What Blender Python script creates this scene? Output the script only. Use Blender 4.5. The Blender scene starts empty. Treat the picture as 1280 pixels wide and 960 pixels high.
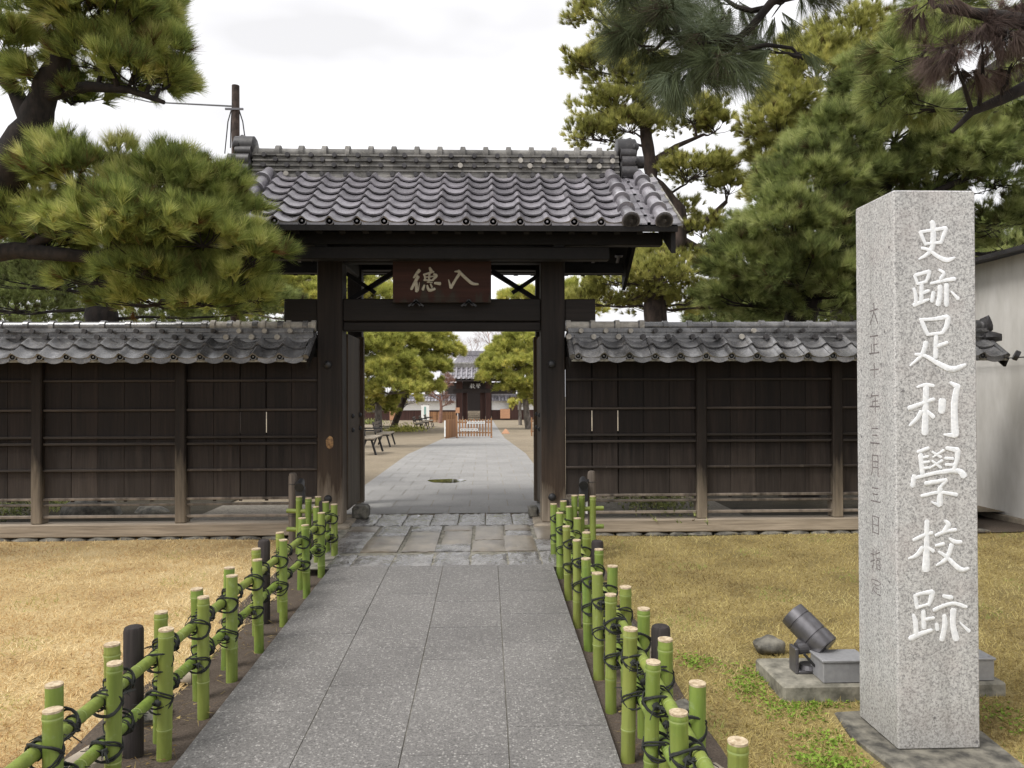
import bpy, math, random
import numpy as np
from mathutils import Vector, Matrix, Euler
R = math.radians
rng = random.Random(7)
NP = np.random.RandomState(11)
S = bpy.context.scene
COL = S.collection

# ------------------------------------------------------------------ camera
CAM_LOC = Vector((0, 0, 1.6))
cam_rot = Matrix.Rotation(R(-1.9), 3, 'Z') @ Matrix.Rotation(R(90.6), 3, 'X') @ Matrix.Rotation(R(-0.2), 3, 'Z')
cd = bpy.data.cameras.new('camera'); cd.sensor_width = 36; cd.lens = 27.0
cd.clip_start = 0.05; cd.clip_end = 2000
cam = bpy.data.objects.new('camera', cd); COL.objects.link(cam)
cam.matrix_world = Matrix.Translation(CAM_LOC) @ cam_rot.to_4x4()
S.camera = cam
S.render.resolution_x = 1024; S.render.resolution_y = 768

# ------------------------------------------------------------------ sky, sun, exposure
w = bpy.data.worlds.new("World"); S.world = w; w.use_nodes = True
nt = w.node_tree; nt.nodes.clear()
n_out = nt.nodes.new('ShaderNodeOutputWorld'); n_bg = nt.nodes.new('ShaderNodeBackground')
n_sky = nt.nodes.new('ShaderNodeTexSky'); n_sky.sky_type = 'NISHITA'; n_sky.sun_disc = False
n_sky.sun_elevation = R(55); n_sky.sun_rotation = R(238); n_sky.dust_density = 4.0; n_sky.air_density = 1.0
n_hs = nt.nodes.new('ShaderNodeHueSaturation'); n_hs.inputs['Saturation'].default_value = 0.10
n_mix = nt.nodes.new('ShaderNodeMix'); n_mix.data_type = 'RGBA'; n_mix.inputs[0].default_value = 0.72
n_mix.inputs[7].default_value = (8.8, 8.75, 8.95, 1)
n_tc = nt.nodes.new('ShaderNodeTexCoord'); n_map = nt.nodes.new('ShaderNodeMapping'); n_map.inputs['Scale'].default_value = (1.2, 1.2, 3.2)
n_no = nt.nodes.new('ShaderNodeTexNoise'); n_no.inputs['Scale'].default_value = 1.6; n_no.inputs['Detail'].default_value = 4
n_mr = nt.nodes.new('ShaderNodeMapRange'); n_mr.inputs[1].default_value = 0.38; n_mr.inputs[2].default_value = 0.68
n_mr.inputs[3].default_value = 0.66; n_mr.inputs[4].default_value = 1.12
n_mul = nt.nodes.new('ShaderNodeVectorMath'); n_mul.operation = 'SCALE'
L = nt.links.new
L(n_sky.outputs[0], n_hs.inputs['Color']); L(n_hs.outputs[0], n_mix.inputs[6])
L(n_tc.outputs['Generated'], n_map.inputs[0]); L(n_map.outputs[0], n_no.inputs['Vector']); L(n_no.outputs[0], n_mr.inputs[0])
L(n_mix.outputs[2], n_mul.inputs[0]); L(n_mr.outputs[0], n_mul.inputs['Scale'])
L(n_mul.outputs[0], n_bg.inputs[0]); n_bg.inputs[1].default_value = 0.10
L(n_bg.outputs[0], n_out.inputs[0])

sd = bpy.data.lights.new('sun', 'SUN'); sd.energy = 1.5; sd.angle = R(22); sd.color = (1, .97, .92)
sun = bpy.data.objects.new('sun', sd); COL.objects.link(sun)
az = R(238)   # light comes from behind and a little to the left of the camera
sv = Vector((math.sin(az) * math.cos(R(55)), math.cos(az) * math.cos(R(55)), math.sin(R(55))))
sun.rotation_euler = sv.to_track_quat('Z', 'Y').to_euler()
S.view_settings.view_transform = 'Standard'; S.view_settings.look = 'None'
S.view_settings.gamma = 1; S.view_settings.use_curve_mapping = False
S.view_settings.exposure = 0.95

# ------------------------------------------------------------------ helpers
def P(px, py, Y):
    """point on the plane y = Y seen at the photograph's pixel (1280x960)"""
    d = cam_rot @ Vector(((px - 640) / 960, (480 - py) / 960, -1))
    return CAM_LOC + d * (Y / d.y)
def PX(px, Y): return P(px, 490, Y).x
def wloc(o):
    v = Vector((0, 0, 0))
    while o is not None:
        v += o.location; o = o.parent
    return v
def tag(o, label=None, cat=None, group=None, kind=None):
    if label: o['label'] = label
    if cat: o['category'] = cat
    if group: o['group'] = group
    if kind: o['kind'] = kind
    return o
def thing(name, label, cat, loc=(0, 0, 0), group=None):
    o = bpy.data.objects.new(name, None); COL.objects.link(o); o.location = loc; o.empty_display_size = .1
    return tag(o, label, cat, group)
def link(o, parent):
    COL.objects.link(o); o.parent = parent; return o
def copy_tree(o, parent=None):
    c = o.copy(); COL.objects.link(c); c.parent = parent
    for ch in [x for x in bpy.data.objects if x.parent == o]:
        copy_tree(ch, c)
    return c

class MB:
    def __init__(s): s.v = []; s.f = []
    def add(s, vs, fs):
        b = len(s.v); s.v.extend([tuple(x) for x in vs]); s.f.extend([tuple(i + b for i in f) for f in fs]); return s
    def box(s, x0, x1, y0, y1, z0, z1, j=0.0):
        vs = [(x, y, z) for z in (z0, z1) for y in (y0, y1) for x in (x0, x1)]
        if j: vs = [(a + rng.uniform(-j, j), b + rng.uniform(-j, j), c + rng.uniform(-j, j)) for a, b, c in vs]
        return s.add(vs, [(0, 2, 3, 1), (4, 5, 7, 6), (0, 1, 5, 4), (2, 6, 7, 3), (0, 4, 6, 2), (1, 3, 7, 5)])
    def bbox(s, x0, x1, y0, y1, z0, z1, b=0.01):
        """box with chamfered edges along its long outline"""
        xs = sorted((x0, x1)); ys = sorted((y0, y1)); zs = sorted((z0, z1))
        vs = []; idx = {}
        for sx in (0, 1):
            for sy in (0, 1):
                for sz in (0, 1):
                    p = (xs[sx], ys[sy], zs[sz]); d = (1 - 2 * sx, 1 - 2 * sy, 1 - 2 * sz)
                    for a in range(3):
                        q = [p[k] + (b * d[k] if k != a else 0) for k in range(3)]
                        idx[(sx, sy, sz, a)] = len(vs); vs.append(q)
        fs = []
        for a in range(3):
            o1, o2 = [k for k in range(3) if k != a]
            for sgn in (0, 1):
                ring = []
                for (p, q) in ((0, 0), (1, 0), (1, 1), (0, 1)):
                    c = [0, 0, 0]; c[a] = sgn; c[o1] = p; c[o2] = q; ring.append(idx[(*c, a)])
                fs.append(tuple(ring))
            for (p, q) in ((0, 0), (1, 0), (1, 1), (0, 1)):   # edge along axis a
                c0 = [0, 0, 0]; c0[o1] = p; c0[o2] = q; c1 = list(c0); c0[a] = 0; c1[a] = 1
                fs.append((idx[(*c0, o1)], idx[(*c0, o2)], idx[(*c1, o2)], idx[(*c1, o1)]))
        for sx in (0, 1):
            for sy in (0, 1):
                for sz in (0, 1): fs.append(tuple(idx[(sx, sy, sz, a)] for a in range(3)))
        return s.add(vs, fs)
    def bar(s, a, b, wx, wz, up=(0, 0, 1)):
        a = Vector(a); b = Vector(b); d = (b - a).normalized(); u = Vector(up)
        sd = d.cross(u).normalized(); u = sd.cross(d).normalized()
        vs = [p + sd * (i * wx / 2) + u * (k * wz / 2) for p in (a, b) for i, k in ((-1, -1), (1, -1), (1, 1), (-1, 1))]
        return s.add(vs, [(3, 2, 1, 0), (4, 5, 6, 7), (0, 1, 5, 4), (1, 2, 6, 5), (2, 3, 7, 6), (3, 0, 4, 7)])
    def tube(s, pts, rad, n=10, cap=True):
        pts = [Vector(p) for p in pts]
        if not hasattr(rad, '__len__'): rad = [rad] * len(pts)
        rings = []; vs = []; prev = None
        for i, p in enumerate(pts):
            d = (pts[min(i + 1, len(pts) - 1)] - pts[max(i - 1, 0)]).normalized()
            if prev is None:
                prev = d.cross(Vector((0.013, .021, 1)) if abs(d.z) < .9 else Vector((1, 0.01, 0))).normalized()
            else: prev = (prev - d * prev.dot(d)).normalized()
            q = d.cross(prev)
            rings.append(range(len(vs), len(vs) + n))
            for k in range(n):
                t = 2 * math.pi * k / n
                vs.append(p + (prev * math.cos(t) + q * math.sin(t)) * rad[i])
        fs = []
        for i in range(len(pts) - 1):
            for k in range(n):
                fs.append((rings[i][k], rings[i][(k + 1) % n], rings[i + 1][(k + 1) % n], rings[i + 1][k]))
        if cap: fs.append(tuple(reversed(rings[0]))); fs.append(tuple(rings[-1]))
        return s.add(vs, fs)
    def blob(s, c, r, n=12, m=8, rough=0.0, seed=0, flat=None):
        g = random.Random(seed); vs = []; ph = [g.uniform(0, 6) for _ in range(6)]
        for i in range(m + 1):
            t = math.pi * i / m
            for k in range(n):
                a = 2 * math.pi * k / n
                x, y, z = math.sin(t) * math.cos(a), math.sin(t) * math.sin(a), math.cos(t)
                f = 1 + rough * (math.sin(2.3 * x * 2 + ph[0]) * math.sin(2.1 * y * 2 + ph[1]) + .6 * math.sin(5 * z + ph[2] + 3 * x) + .4 * math.sin(6 * y + ph[3] - 4 * x))
                zz = z * r[2] * f
                if flat is not None: zz = max(zz, flat)
                vs.append((c[0] + x * r[0] * f, c[1] + y * r[1] * f, c[2] + zz))
        fs = [(i * n + k, (i + 1) * n + k, (i + 1) * n + (k + 1) % n, i * n + (k + 1) % n) for i in range(m) for k in range(n)]
        return s.add(vs, fs)
    def build(s, name, mat, parent=None, smooth=False, origin=None):
        me = bpy.data.meshes.new(name)
        off = wloc(parent) if parent is not None else Vector(origin or (0, 0, 0))
        me.from_pydata([(x - off.x, y - off.y, z - off.z) for x, y, z in s.v], [], s.f)
        me.materials.append(mat)
        me.update()
        if smooth:
            me.polygons.foreach_set('use_smooth', [True] * len(me.polygons)); me.set_sharp_from_angle(angle=R(42)); me.update()
        o = bpy.data.objects.new(name, me); COL.objects.link(o)
        if parent is not None: o.parent = parent
        elif origin: o.location = origin
        return o

# ------------------------------------------------------------------ materials
def mk(name, rough=.7, spec=.5):
    m = bpy.data.materials.new(name); m.use_nodes = True; t = m.node_tree
    b = t.nodes['Principled BSDF']; b.inputs['Roughness'].default_value = rough
    b.inputs['Specular IOR Level'].default_value = spec
    return m, t, b
def noise(t, scale=(1, 1, 1), sc=1, det=4, rough=.6, src='pos'):
    g = t.nodes.new('ShaderNodeNewGeometry') if src == 'pos' else t.nodes.new('ShaderNodeTexCoord')
    mp = t.nodes.new('ShaderNodeMapping'); mp.inputs['Scale'].default_value = scale
    t.links.new(g.outputs['Position' if src == 'pos' else 'Object'], mp.inputs[0])
    n = t.nodes.new('ShaderNodeTexNoise'); n.inputs['Scale'].default_value = sc; n.inputs['Detail'].default_value = det
    n.inputs['Roughness'].default_value = rough
    t.links.new(mp.outputs[0], n.inputs['Vector']); return n.outputs[0]
def ramp(t, src, stops):
    r = t.nodes.new('ShaderNodeValToRGB'); e = r.color_ramp.elements
    while len(e) < len(stops): e.new(.5)
    for i, (p, c) in enumerate(stops): e[i].position = p; e[i].color = (*c, 1) if len(c) == 3 else c
    t.links.new(src, r.inputs[0]); return r.outputs[0]
def mixc(t, fac, a, b, mode='MIX'):
    m = t.nodes.new('ShaderNodeMix'); m.data_type = 'RGBA'; m.blend_type = mode
    for s_, v in ((0, fac), (6, a), (7, b)):
        if hasattr(v, 'is_linked') or hasattr(v, 'links'): t.links.new(v, m.inputs[s_])
        elif s_ == 0: m.inputs[0].default_value = v
        else: m.inputs[s_].default_value = (*v, 1)
    return m.outputs[2]
def bump(t, b, src, strength=.3, dist=.01):
    n = t.nodes.new('ShaderNodeBump'); n.inputs['Strength'].default_value = strength; n.inputs['Distance'].default_value = dist
    t.links.new(src, n.inputs['Height']); t.links.new(n.outputs[0], b.inputs['Normal']); return n
def maprange(t, src, a, b, c=0, d=1):
    n = t.nodes.new('ShaderNodeMapRange'); t.links.new(src, n.inputs[0])
    for i, v in enumerate((a, b, c, d)): n.inputs[i + 1].default_value = v
    return n.outputs[0]
def zpos(t):
    g = t.nodes.new('ShaderNodeNewGeometry'); s = t.nodes.new('ShaderNodeSeparateXYZ'); t.links.new(g.outputs['Position'], s.inputs[0])
    return s.outputs

def island(t, c, lo, hi, obj=False):
    """tone that varies from piece to piece"""
    if obj: o = t.nodes.new('ShaderNodeObjectInfo').outputs['Random']
    else: o = t.nodes.new('ShaderNodeNewGeometry').outputs['Random Per Island']
    v = maprange(t, o, 0, 1, lo, hi); n = t.nodes.new('ShaderNodeVectorMath'); n.operation = 'SCALE'
    t.links.new(c, n.inputs[0]); t.links.new(v, n.inputs['Scale']); return n.outputs[0]
def simple(name, c1, c2=None, sc=8, rough=.7, bmp=0, metal=0, scale=(1, 1, 1), spec=.5, det=5):
    m, t, b = mk(name, rough, spec); b.inputs['Metallic'].default_value = metal
    c2 = c2 or tuple(x * .7 for x in c1)
    n = noise(t, scale, sc, det); t.links.new(ramp(t, n, [(.35, c2), (.65, c1)]), b.inputs['Base Color'])
    if bmp: bump(t, b, n, bmp, .01)
    return m
def wood(name, dark, light, axis='z', sc=1.0, rough=.72, weather=None, worn=(.16, .125, .09), bmp=.5, spec=.3, foot=None):
    """streaked weathered timber; weather=(z_low, z_high): silvery worn wood towards the damp foot"""
    m, t, b = mk(name, rough, spec)
    st = {'z': (38, 38, 1.6), 'x': (1.6, 38, 38), 'y': (38, 1.6, 38)}[axis]
    n = noise(t, tuple(v * sc for v in st), 1.0, 6, .65)
    n2 = noise(t, (1, 1, 1), 2.3, 3)
    bst = {'z': (6.3, 6.3, .15), 'x': (.15, 6.3, 6.3), 'y': (6.3, .15, 6.3)}[axis]
    n3 = noise(t, bst, 1.0, 1)
    c = ramp(t, n, [(.3, dark), (.72, light)])
    c = mixc(t, maprange(t, n3, .35, .7, 0, .55), c, tuple(v * .5 for v in dark))
    if weather:
        z = zpos(t)[2]
        zz = t.nodes.new('ShaderNodeMath'); zz.operation = 'ADD'; t.links.new(z, zz.inputs[0])
        nn = maprange(t, noise(t, (9, 9, 1.2), 1, 4), .25, .75, -.28, .28); t.links.new(nn, zz.inputs[1])
        f = maprange(t, zz.outputs[0], weather[0], weather[1], 1, 0)
        wc = ramp(t, n, [(.3, tuple(v * .55 for v in worn)), (.7, worn)])
        c = mixc(t, f, c, wc)
        if foot: c = mixc(t, maprange(t, zz.outputs[0], foot[0], foot[1], 1, 0), c, ramp(t, n, [(.3, tuple(v * .5 for v in foot[2])), (.7, foot[2])]))
    t.links.new(island(t, c, .72, 1.28), b.inputs['Base Color'])
    bump(t, b, n, bmp, .006)
    return m

M = {}
M['wood_board'] = wood('wood_board', (.006, .0038, .003), (.026, .0165, .0125), 'z', weather=(.3, 1.0), worn=(.058, .045, .037))
M['wood_post'] = wood('wood_post', (.010, .0068, .005), (.030, .020, .0145), 'z', weather=(.05, .8), worn=(.33, .27, .20))
M['wood_rail'] = wood('wood_rail', (.020, .015, .012), (.085, .068, .056), 'x', weather=(.1, .6), worn=(.30, .25, .20))
M['wood_sill'] = wood('wood_sill', (.24, .195, .145), (.60, .50, .385), 'x')
M['wood_beam'] = wood('wood_beam', (.009, .007, .006), (.023, .0175, .015), 'x')
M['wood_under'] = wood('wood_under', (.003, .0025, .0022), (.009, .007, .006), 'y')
M['wood_pillar'] = wood('wood_pillar', (.009, .0065, .0055), (.031, .0225, .018), 'z', sc=.8, weather=(.0, 1.5), worn=(.10, .066, .042), foot=(.10, .55, (.40, .33, .25)))
M['wood_door'] = wood('wood_door', (.035, .022, .014), (.10, .065, .040), 'z', weather=(.1, 1.0), worn=(.14, .115, .085))
M['wood_plaque'] = wood('wood_plaque', (.022, .008, .006), (.05, .019, .014), 'x', sc=.6, weather=(2.66, 2.78), worn=(.035, .028, .022))
M['black_iron'] = simple('black_iron', (.02, .02, .022), rough=.5, sc=40)
M['metal_grey'] = simple('metal_grey', (.36, .36, .37), (.30, .30, .31), rough=.42, sc=30, metal=.3)
M['lamp_metal'] = simple('lamp_metal', (.16, .155, .165), (.12, .115, .12), rough=.35, sc=20, metal=.6)
M['lamp_lens'] = simple('lamp_lens', (.03, .028, .027), rough=.25, sc=20)
M['concrete'] = simple('concrete', (.29, .27, .22), (.10, .095, .075), rough=.9, sc=11, bmp=.8, det=9)
M['stone_dark'] = simple('stone_dark', (.20, .185, .15), (.045, .042, .036), rough=.75, sc=12, bmp=.9, det=9)
M['stone_light'] = simple('stone_light', (.34, .29, .22), (.18, .15, .115), rough=.85, sc=8, bmp=.6)
M['plaster'] = simple('plaster', (.70, .68, .65), (.54, .52, .485), rough=.9, sc=2.2, scale=(1.6, 1.6, .5), bmp=.25, det=9)
M['white_paint'] = simple('white_paint', (.88, .88, .86), (.80, .80, .78), rough=.6, sc=10)
M['gilt'] = simple('gilt', (.44, .41, .33), (.30, .28, .22), rough=.55, sc=60)
M['letter_white'] = simple('letter_white', (.86, .87, .88), (.68, .70, .72), rough=.55, sc=55)
M['engraved'] = simple('engraved', (.10, .085, .085), (.22, .20, .195), rough=.9, sc=60)
M['twine'] = simple('twine', (.010, .012, .010), (.022, .024, .02), rough=.85, sc=90)
M['post_dark'] = wood('post_dark', (.022, .018, .017), (.055, .045, .042), 'z', sc=2)
M['post_log'] = wood('post_log', (.07, .055, .045), (.18, .15, .12), 'z', sc=2)
M['bark'] = simple('bark', (.030, .022, .018), (.007, .0055, .005), rough=.95, sc=14, bmp=1.0, scale=(1, 1, .5))
M['bark_red'] = simple('bark_red', (.075, .052, .042), (.02, .015, .012), rough=.95, sc=9, bmp=1.0, scale=(1, 1, .5))
M['bark_pale'] = simple('bark_pale', (.24, .21, .19), (.09, .08, .07), rough=.95, sc=9, bmp=.8, scale=(1, 1, .5))
M['timber_brown'] = wood('timber_brown', (.24, .12, .055), (.46, .26, .14), 'z', sc=.4)
M['timber_red'] = wood('timber_red', (.045, .022, .018), (.10, .05, .042), 'z', sc=.3)
M['far_dark'] = simple('far_dark', (.03, .022, .02), rough=.8)
M['sign_orange'] = simple('sign_orange', (.50, .27, .15), (.40, .21, .12), rough=.6)
M['ink'] = simple('ink', (.05, .05, .055), rough=.8)

# roof tiles: weathered grey clay, satin, patchy lichen
def tile_mat(name, c1, c2, rough=.33, lichen=.35, spec=.8):
    m, t, b = mk(name, rough, spec)
    n = noise(t, (1, 1, 1), 5.5, 5); n2 = noise(t, (1, 1, 1), 38, 4); n3 = noise(t, (3.3, 1.1, 1.1), 1.3, 2)
    c = ramp(t, n, [(.32, c2), (.66, c1)])
    c = mixc(t, maprange(t, n2, .52, .7, 0, lichen), c, (.30, .28, .24))
    c = mixc(t, maprange(t, n3, .45, .62, 0, .35), c, tuple(v * .45 for v in c2)); c = island(t, c, .62, 1.35)
    t.links.new(c, b.inputs['Base Color'])
    t.links.new(maprange(t, n, .3, .7, rough + .12, rough - .08), b.inputs['Roughness'])
    bump(t, b, n2, .25, .004)
    return m
M['tile'] = tile_mat('tile', (.27, .255, .28), (.135, .127, .142), rough=.25, spec=1.0)
M['tile_wall'] = tile_mat('tile_wall', (.19, .187, .19), (.05, .049, .052), rough=.24, lichen=.45, spec=1.0)
M['tile_ridge'] = tile_mat('tile_ridge', (.22, .21, .195), (.10, .095, .088), rough=.6, lichen=.6, spec=.4)
M['tile_dark'] = tile_mat('tile_dark', (.05, .047, .05), (.022, .02, .022), rough=.5, lichen=.15, spec=.5)
M['tile_pale'] = simple('tile_pale', (.46, .43, .38), (.28, .26, .23), rough=.85, sc=14, bmp=.3)

# granite of the monument
m, t, b = mk('granite', .62, .4); M['granite'] = m
n = noise(t, (1, 1, 1), 105, 3, .75); n2 = noise(t, (1, 1, 1), 190, 2, .6); n3 = noise(t, (1, 1, 1), 4.5, 4)
c = ramp(t, n, [(.30, (.13, .13, .13)), (.44, (.34, .335, .33)), (.60, (.60, .595, .58)), (.75, (.40, .395, .385))])
c = mixc(t, maprange(t, n2, .60, .68, 0, .75), c, (.11, .105, .105))
c = mixc(t, maprange(t, n3, .5, .72, 0, .25), c, (.42, .36, .34))
c = mixc(t, maprange(t, noise(t, (9, 9, .5), 1, 5), .50, .72, 0, .40), c, (.17, .165, .155))
c = mixc(t, maprange(t, zpos(t)[2], -.15, .12, .35, 0), c, (.16, .14, .11))
v = t.nodes.new('ShaderNodeTexVoronoi'); v.inputs['Scale'].default_value = 9.5
g = t.nodes.new('ShaderNodeNewGeometry'); t.links.new(g.outputs['Position'], v.inputs['Vector'])
c = mixc(t, maprange(t, v.outputs['Distance'], .05, .10, .75, 0), c, (.06, .055, .06))
t.links.new(c, b.inputs['Base Color']); bump(t, b, n, .22, .003)

# exposed-aggregate slabs of the approach
def slab_mat(name, base, dark, fleck, rough, ffac=.9, wet=0, moss=None):
    m, t, b = mk(name, rough, .5)
    n = noise(t, (1, 1, 1), 95, 4, .75); n2 = noise(t, (1, 1, 1), 1.6, 6); n3 = noise(t, (1, 1, 1), 260, 2)
    c = ramp(t, n2, [(.3, dark), (.7, base)])
    v = t.nodes.new('ShaderNodeTexVoronoi'); v.inputs['Scale'].default_value = 72; v.inputs['Randomness'].default_value = 1
    g = t.nodes.new('ShaderNodeNewGeometry'); t.links.new(g.outputs['Position'], v.inputs['Vector'])
    cs = t.nodes.new('ShaderNodeSeparateColor'); t.links.new(v.outputs['Color'], cs.inputs[0])
    m1 = t.nodes.new('ShaderNodeMath'); m1.operation = 'MULTIPLY'
    t.links.new(maprange(t, cs.outputs[0], .80, .86), m1.inputs[0]); t.links.new(maprange(t, v.outputs['Distance'], .42, .30), m1.inputs[1])
    m2 = t.nodes.new('ShaderNodeMath'); m2.operation = 'MULTIPLY'; t.links.new(m1.outputs[0], m2.inputs[0]); m2.inputs[1].default_value = ffac
    c = mixc(t, maprange(t, n, .36, .60, .85, 0), c, tuple(x * .35 for x in dark)); c = mixc(t, maprange(t, noise(t, (1, 1, 1), 42, 3, .8), .54, .70, 0, .45), c, fleck)
    c = mixc(t, m2.outputs[0], c, fleck)
    c = mixc(t, maprange(t, noise(t, (1, 1, 1), .9, 5, .7), .55, .75, 0, .45), c, tuple(x * .5 for x in dark))
    c = island(t, c, .95, 1.05)
    if moss:
        c = mixc(t, maprange(t, noise(t, (1, 1, 1), 3.1, 4), .5, .62, 0, .8), c, moss)
    t.links.new(c, b.inputs['Base Color'])
    t.links.new(maprange(t, n2, .35, .65, rough - wet, rough), b.inputs['Roughness'])
    bump(t, b, n, .35, .004)
    return m
M['slab'] = slab_mat('slab', (.215, .205, .195), (.15, .142, .135), (.50, .48, .45), .66, .50, .10)
M['slab_inner'] = slab_mat('slab_inner', (.36, .35, .335), (.29, .28, .268), (.5, .5, .48), .75, .35)
m, t, b = mk('slab_wet', .3, .6); M['slab_wet'] = m
n = noise(t, (1, 1, 1), 4, 5); n2 = noise(t, (1, 1, 1), 24, 4)
t.links.new(ramp(t, n, [(.35, (.09, .085, .08)), (.7, (.27, .26, .25))]), b.inputs['Base Color'])
t.links.new(maprange(t, n, .42, .58, .05, .32), b.inputs['Roughness']); bump(t, b, n2, .8, .02)
m, t, b = mk('slab_brown', .38, .5); M['slab_brown'] = m
n = noise(t, (1, 1, 1), 3.3, 5)
t.links.new(ramp(t, n, [(.3, (.085, .072, .058)), (.7, (.26, .22, .165))]), b.inputs['Base Color']); bump(t, b, noise(t, (1, 1, 1), 30, 4), .4, .01)

# soils and lawns
def ground_mat(name, stops, sc=2.0, fine=60, rough=.95, b_=.6):
    m, t, b = mk(name, rough, .2)
    n = noise(t, (1, 1, 1), sc, 6, .65); n2 = noise(t, (1, 1, 1), fine, 4, .7)
    c = ramp(t, n, stops); c = mixc(t, maprange(t, n2, .35, .68, .65, 0), c, tuple(x * .45 for x in stops[0][1]))
    c = mixc(t, maprange(t, n2, .6, .8, 0, .5), c, tuple(min(1, x * 1.5) for x in stops[-1][1]))
    t.links.new(c, b.inputs['Base Color']); bump(t, b, n2, b_, .02); return m
M['lawn_dry'] = ground_mat('lawn_dry', [(.3, (.42, .29, .14)), (.5, (.58, .43, .21)), (.7, (.70, .55, .31))])
M['lawn_mossy'] = ground_mat('lawn_mossy', [(.3, (.21, .165, .07)), (.5, (.34, .265, .11)), (.7, (.45, .36, .15))])
M['dirt'] = ground_mat('dirt', [(.3, (.085, .065, .05)), (.7, (.15, .12, .095))], fine=90)
M['gravel'] = ground_mat('gravel', [(.3, (.25, .205, .145)), (.7, (.36, .30, .215))], sc=.8, fine=45)
M['earth'] = ground_mat('earth', [(.3, (.17, .14, .10)), (.7, (.27, .23, .165))], sc=.6, fine=20)
M['pebbles'] = ground_mat('pebbles', [(.3, (.20, .18, .15)), (.7, (.34, .31, .26))], sc=14, fine=40, b_=1.0)
def blade_mat(name, stops, trans=.25):
    m, t, b = mk(name, .8, .15)
    a = t.nodes.new('ShaderNodeAttribute'); a.attribute_name = 'tint'
    c = ramp(t, a.outputs['Fac'], stops); t.links.new(c, b.inputs['Base Color'])
    if trans:
        tr = t.nodes.new('ShaderNodeBsdfTranslucent'); t.links.new(c, tr.inputs[0])
        mx = t.nodes.new('ShaderNodeMixShader'); mx.inputs[0].default_value = trans
        t.links.new(b.outputs[0], mx.inputs[1]); t.links.new(tr.outputs[0], mx.inputs[2])
        t.links.new(mx.outputs[0], t.nodes['Material Output'].inputs[0])
    return m
M['blade_dry'] = blade_mat('blade_dry', [(0, (.26, .13, .06)), (.22, (.46, .28, .12)), (.5, (.70, .53, .26)), (.9, (.92, .80, .52)), (1, (.36, .38, .10))])
M['blade_mossy'] = blade_mat('blade_mossy', [(0, (.13, .08, .035)), (.25, (.26, .19, .07)), (.55, (.48, .39, .15)), (.85, (.68, .58, .28)), (1, (.26, .33, .08))])
M['weed'] = blade_mat('weed', [(0, (.10, .17, .02)), (1, (.26, .38, .06))])
PINE = {
 'front': [(0, (.15, .07, .035)), (.10, (.17, .12, .04)), (.15, (.09, .12, .04)), (.45, (.25, .31, .085)), (.75, (.46, .50, .15)), (1, (.66, .64, .27))],
 'dark':  [(0, (.12, .07, .04)), (.08, (.07, .075, .03)), (.28, (.12, .155, .055)), (.60, (.32, .37, .12)), (1, (.56, .58, .26))],
 'hang':  [(0, (.09, .06, .05)), (.12, (.06, .07, .035)), (.6, (.12, .145, .07)), (1, (.24, .29, .20))],
 'dead':  [(0, (.06, .045, .04)), (.5, (.13, .09, .078)), (1, (.24, .19, .155))],
 'niwaki':[(0, (.12, .07, .03)), (.12, (.16, .16, .05)), (.5, (.38, .39, .11)), (1, (.64, .60, .21))],
 'yellow':[(0, (.16, .13, .04)), (.2, (.27, .30, .07)), (.6, (.52, .53, .14)), (1, (.74, .68, .22))],
 'mid':   [(0, (.09, .07, .04)), (.3, (.14, .17, .06)), (1, (.33, .38, .13))],
}
for k, s_ in PINE.items(): M['pine_' + k] = blade_mat('pine_' + k, s_, .3)

# bamboo: green culm, slight yellow streaks; tops are cut pale wood
m, t, b = mk('bamboo', .52, .35); M['bamboo'] = m
n = noise(t, (25, 25, 1.5), 1, 4); n2 = noise(t, (1, 1, 1), 3.0, 2)
c = ramp(t, n, [(.3, (.11, .17, .03)), (.7, (.21, .28, .055))])
c = mixc(t, maprange(t, n2, .5, .75, 0, .5), c, (.29, .29, .065))
c = mixc(t, maprange(t, noise(t, (1, 1, 1), 30, 4), .58, .75, 0, .5), c, (.27, .34, .18))
c = mixc(t, maprange(t, t.nodes.new('ShaderNodeObjectInfo').outputs['Random'], .35, 1, 0, .45), c, (.27, .26, .07)); c = mixc(t, maprange(t, noise(t, (60, 60, 3), 1, 4), .56, .72, 0, .45), c, (.10, .11, .03))
t.links.new(c, b.inputs['Base Color'])
M['bamboo_ring'] = simple('bamboo_ring', (.34, .40, .14), (.22, .28, .08), rough=.5)
M['bamboo_cut'] = simple('bamboo_cut', (.56, .46, .32), (.30, .22, .13), rough=.8, sc=60)
m, t, b = mk('water', .03, .5); M['water'] = m; b.inputs['Base Color'].default_value = (.03, .027, .022, 1)

# ------------------------------------------------------------------ terrain
def zin(Y):
    """level of the grounds beyond the gate: level, then falling gently"""
    return float(np.interp(Y, [9, 20, 36, 60, 70, 400], [0, 0, -.55, -.85, -.92, -.92]))
def sheet(name, mat, x0, x1, ys, zf, nx=1, kind='structure', xf=None):
    mb = MB(); xs = np.linspace(x0, x1, nx + 1); vs = []; fs = []
    for y in ys:
        a, c_ = (xf(y) if xf else (x0, x1))
        for i in range(nx + 1):
            x = a + (c_ - a) * i / nx; vs.append((x, y, zf(x, y)))
    for j in range(len(ys) - 1):
        for i in range(nx): q = j * (nx + 1) + i; fs.append((q, q + 1, q + nx + 2, q + nx + 1))
    mb.add(vs, fs); o = mb.build(name, mat, None, smooth=True); o['kind'] = kind; return o
def zground(x, y):
    if y < 9.2: return -.22
    return zin(y) - .10 if y > 10.6 else -.16
sheet('ground', M['earth'], -220, 220, [-30, 0, 5, 9.2, 9.6, 10.6, 14, 20, 28, 36, 48, 60, 70, 120, 400], zground)
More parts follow.
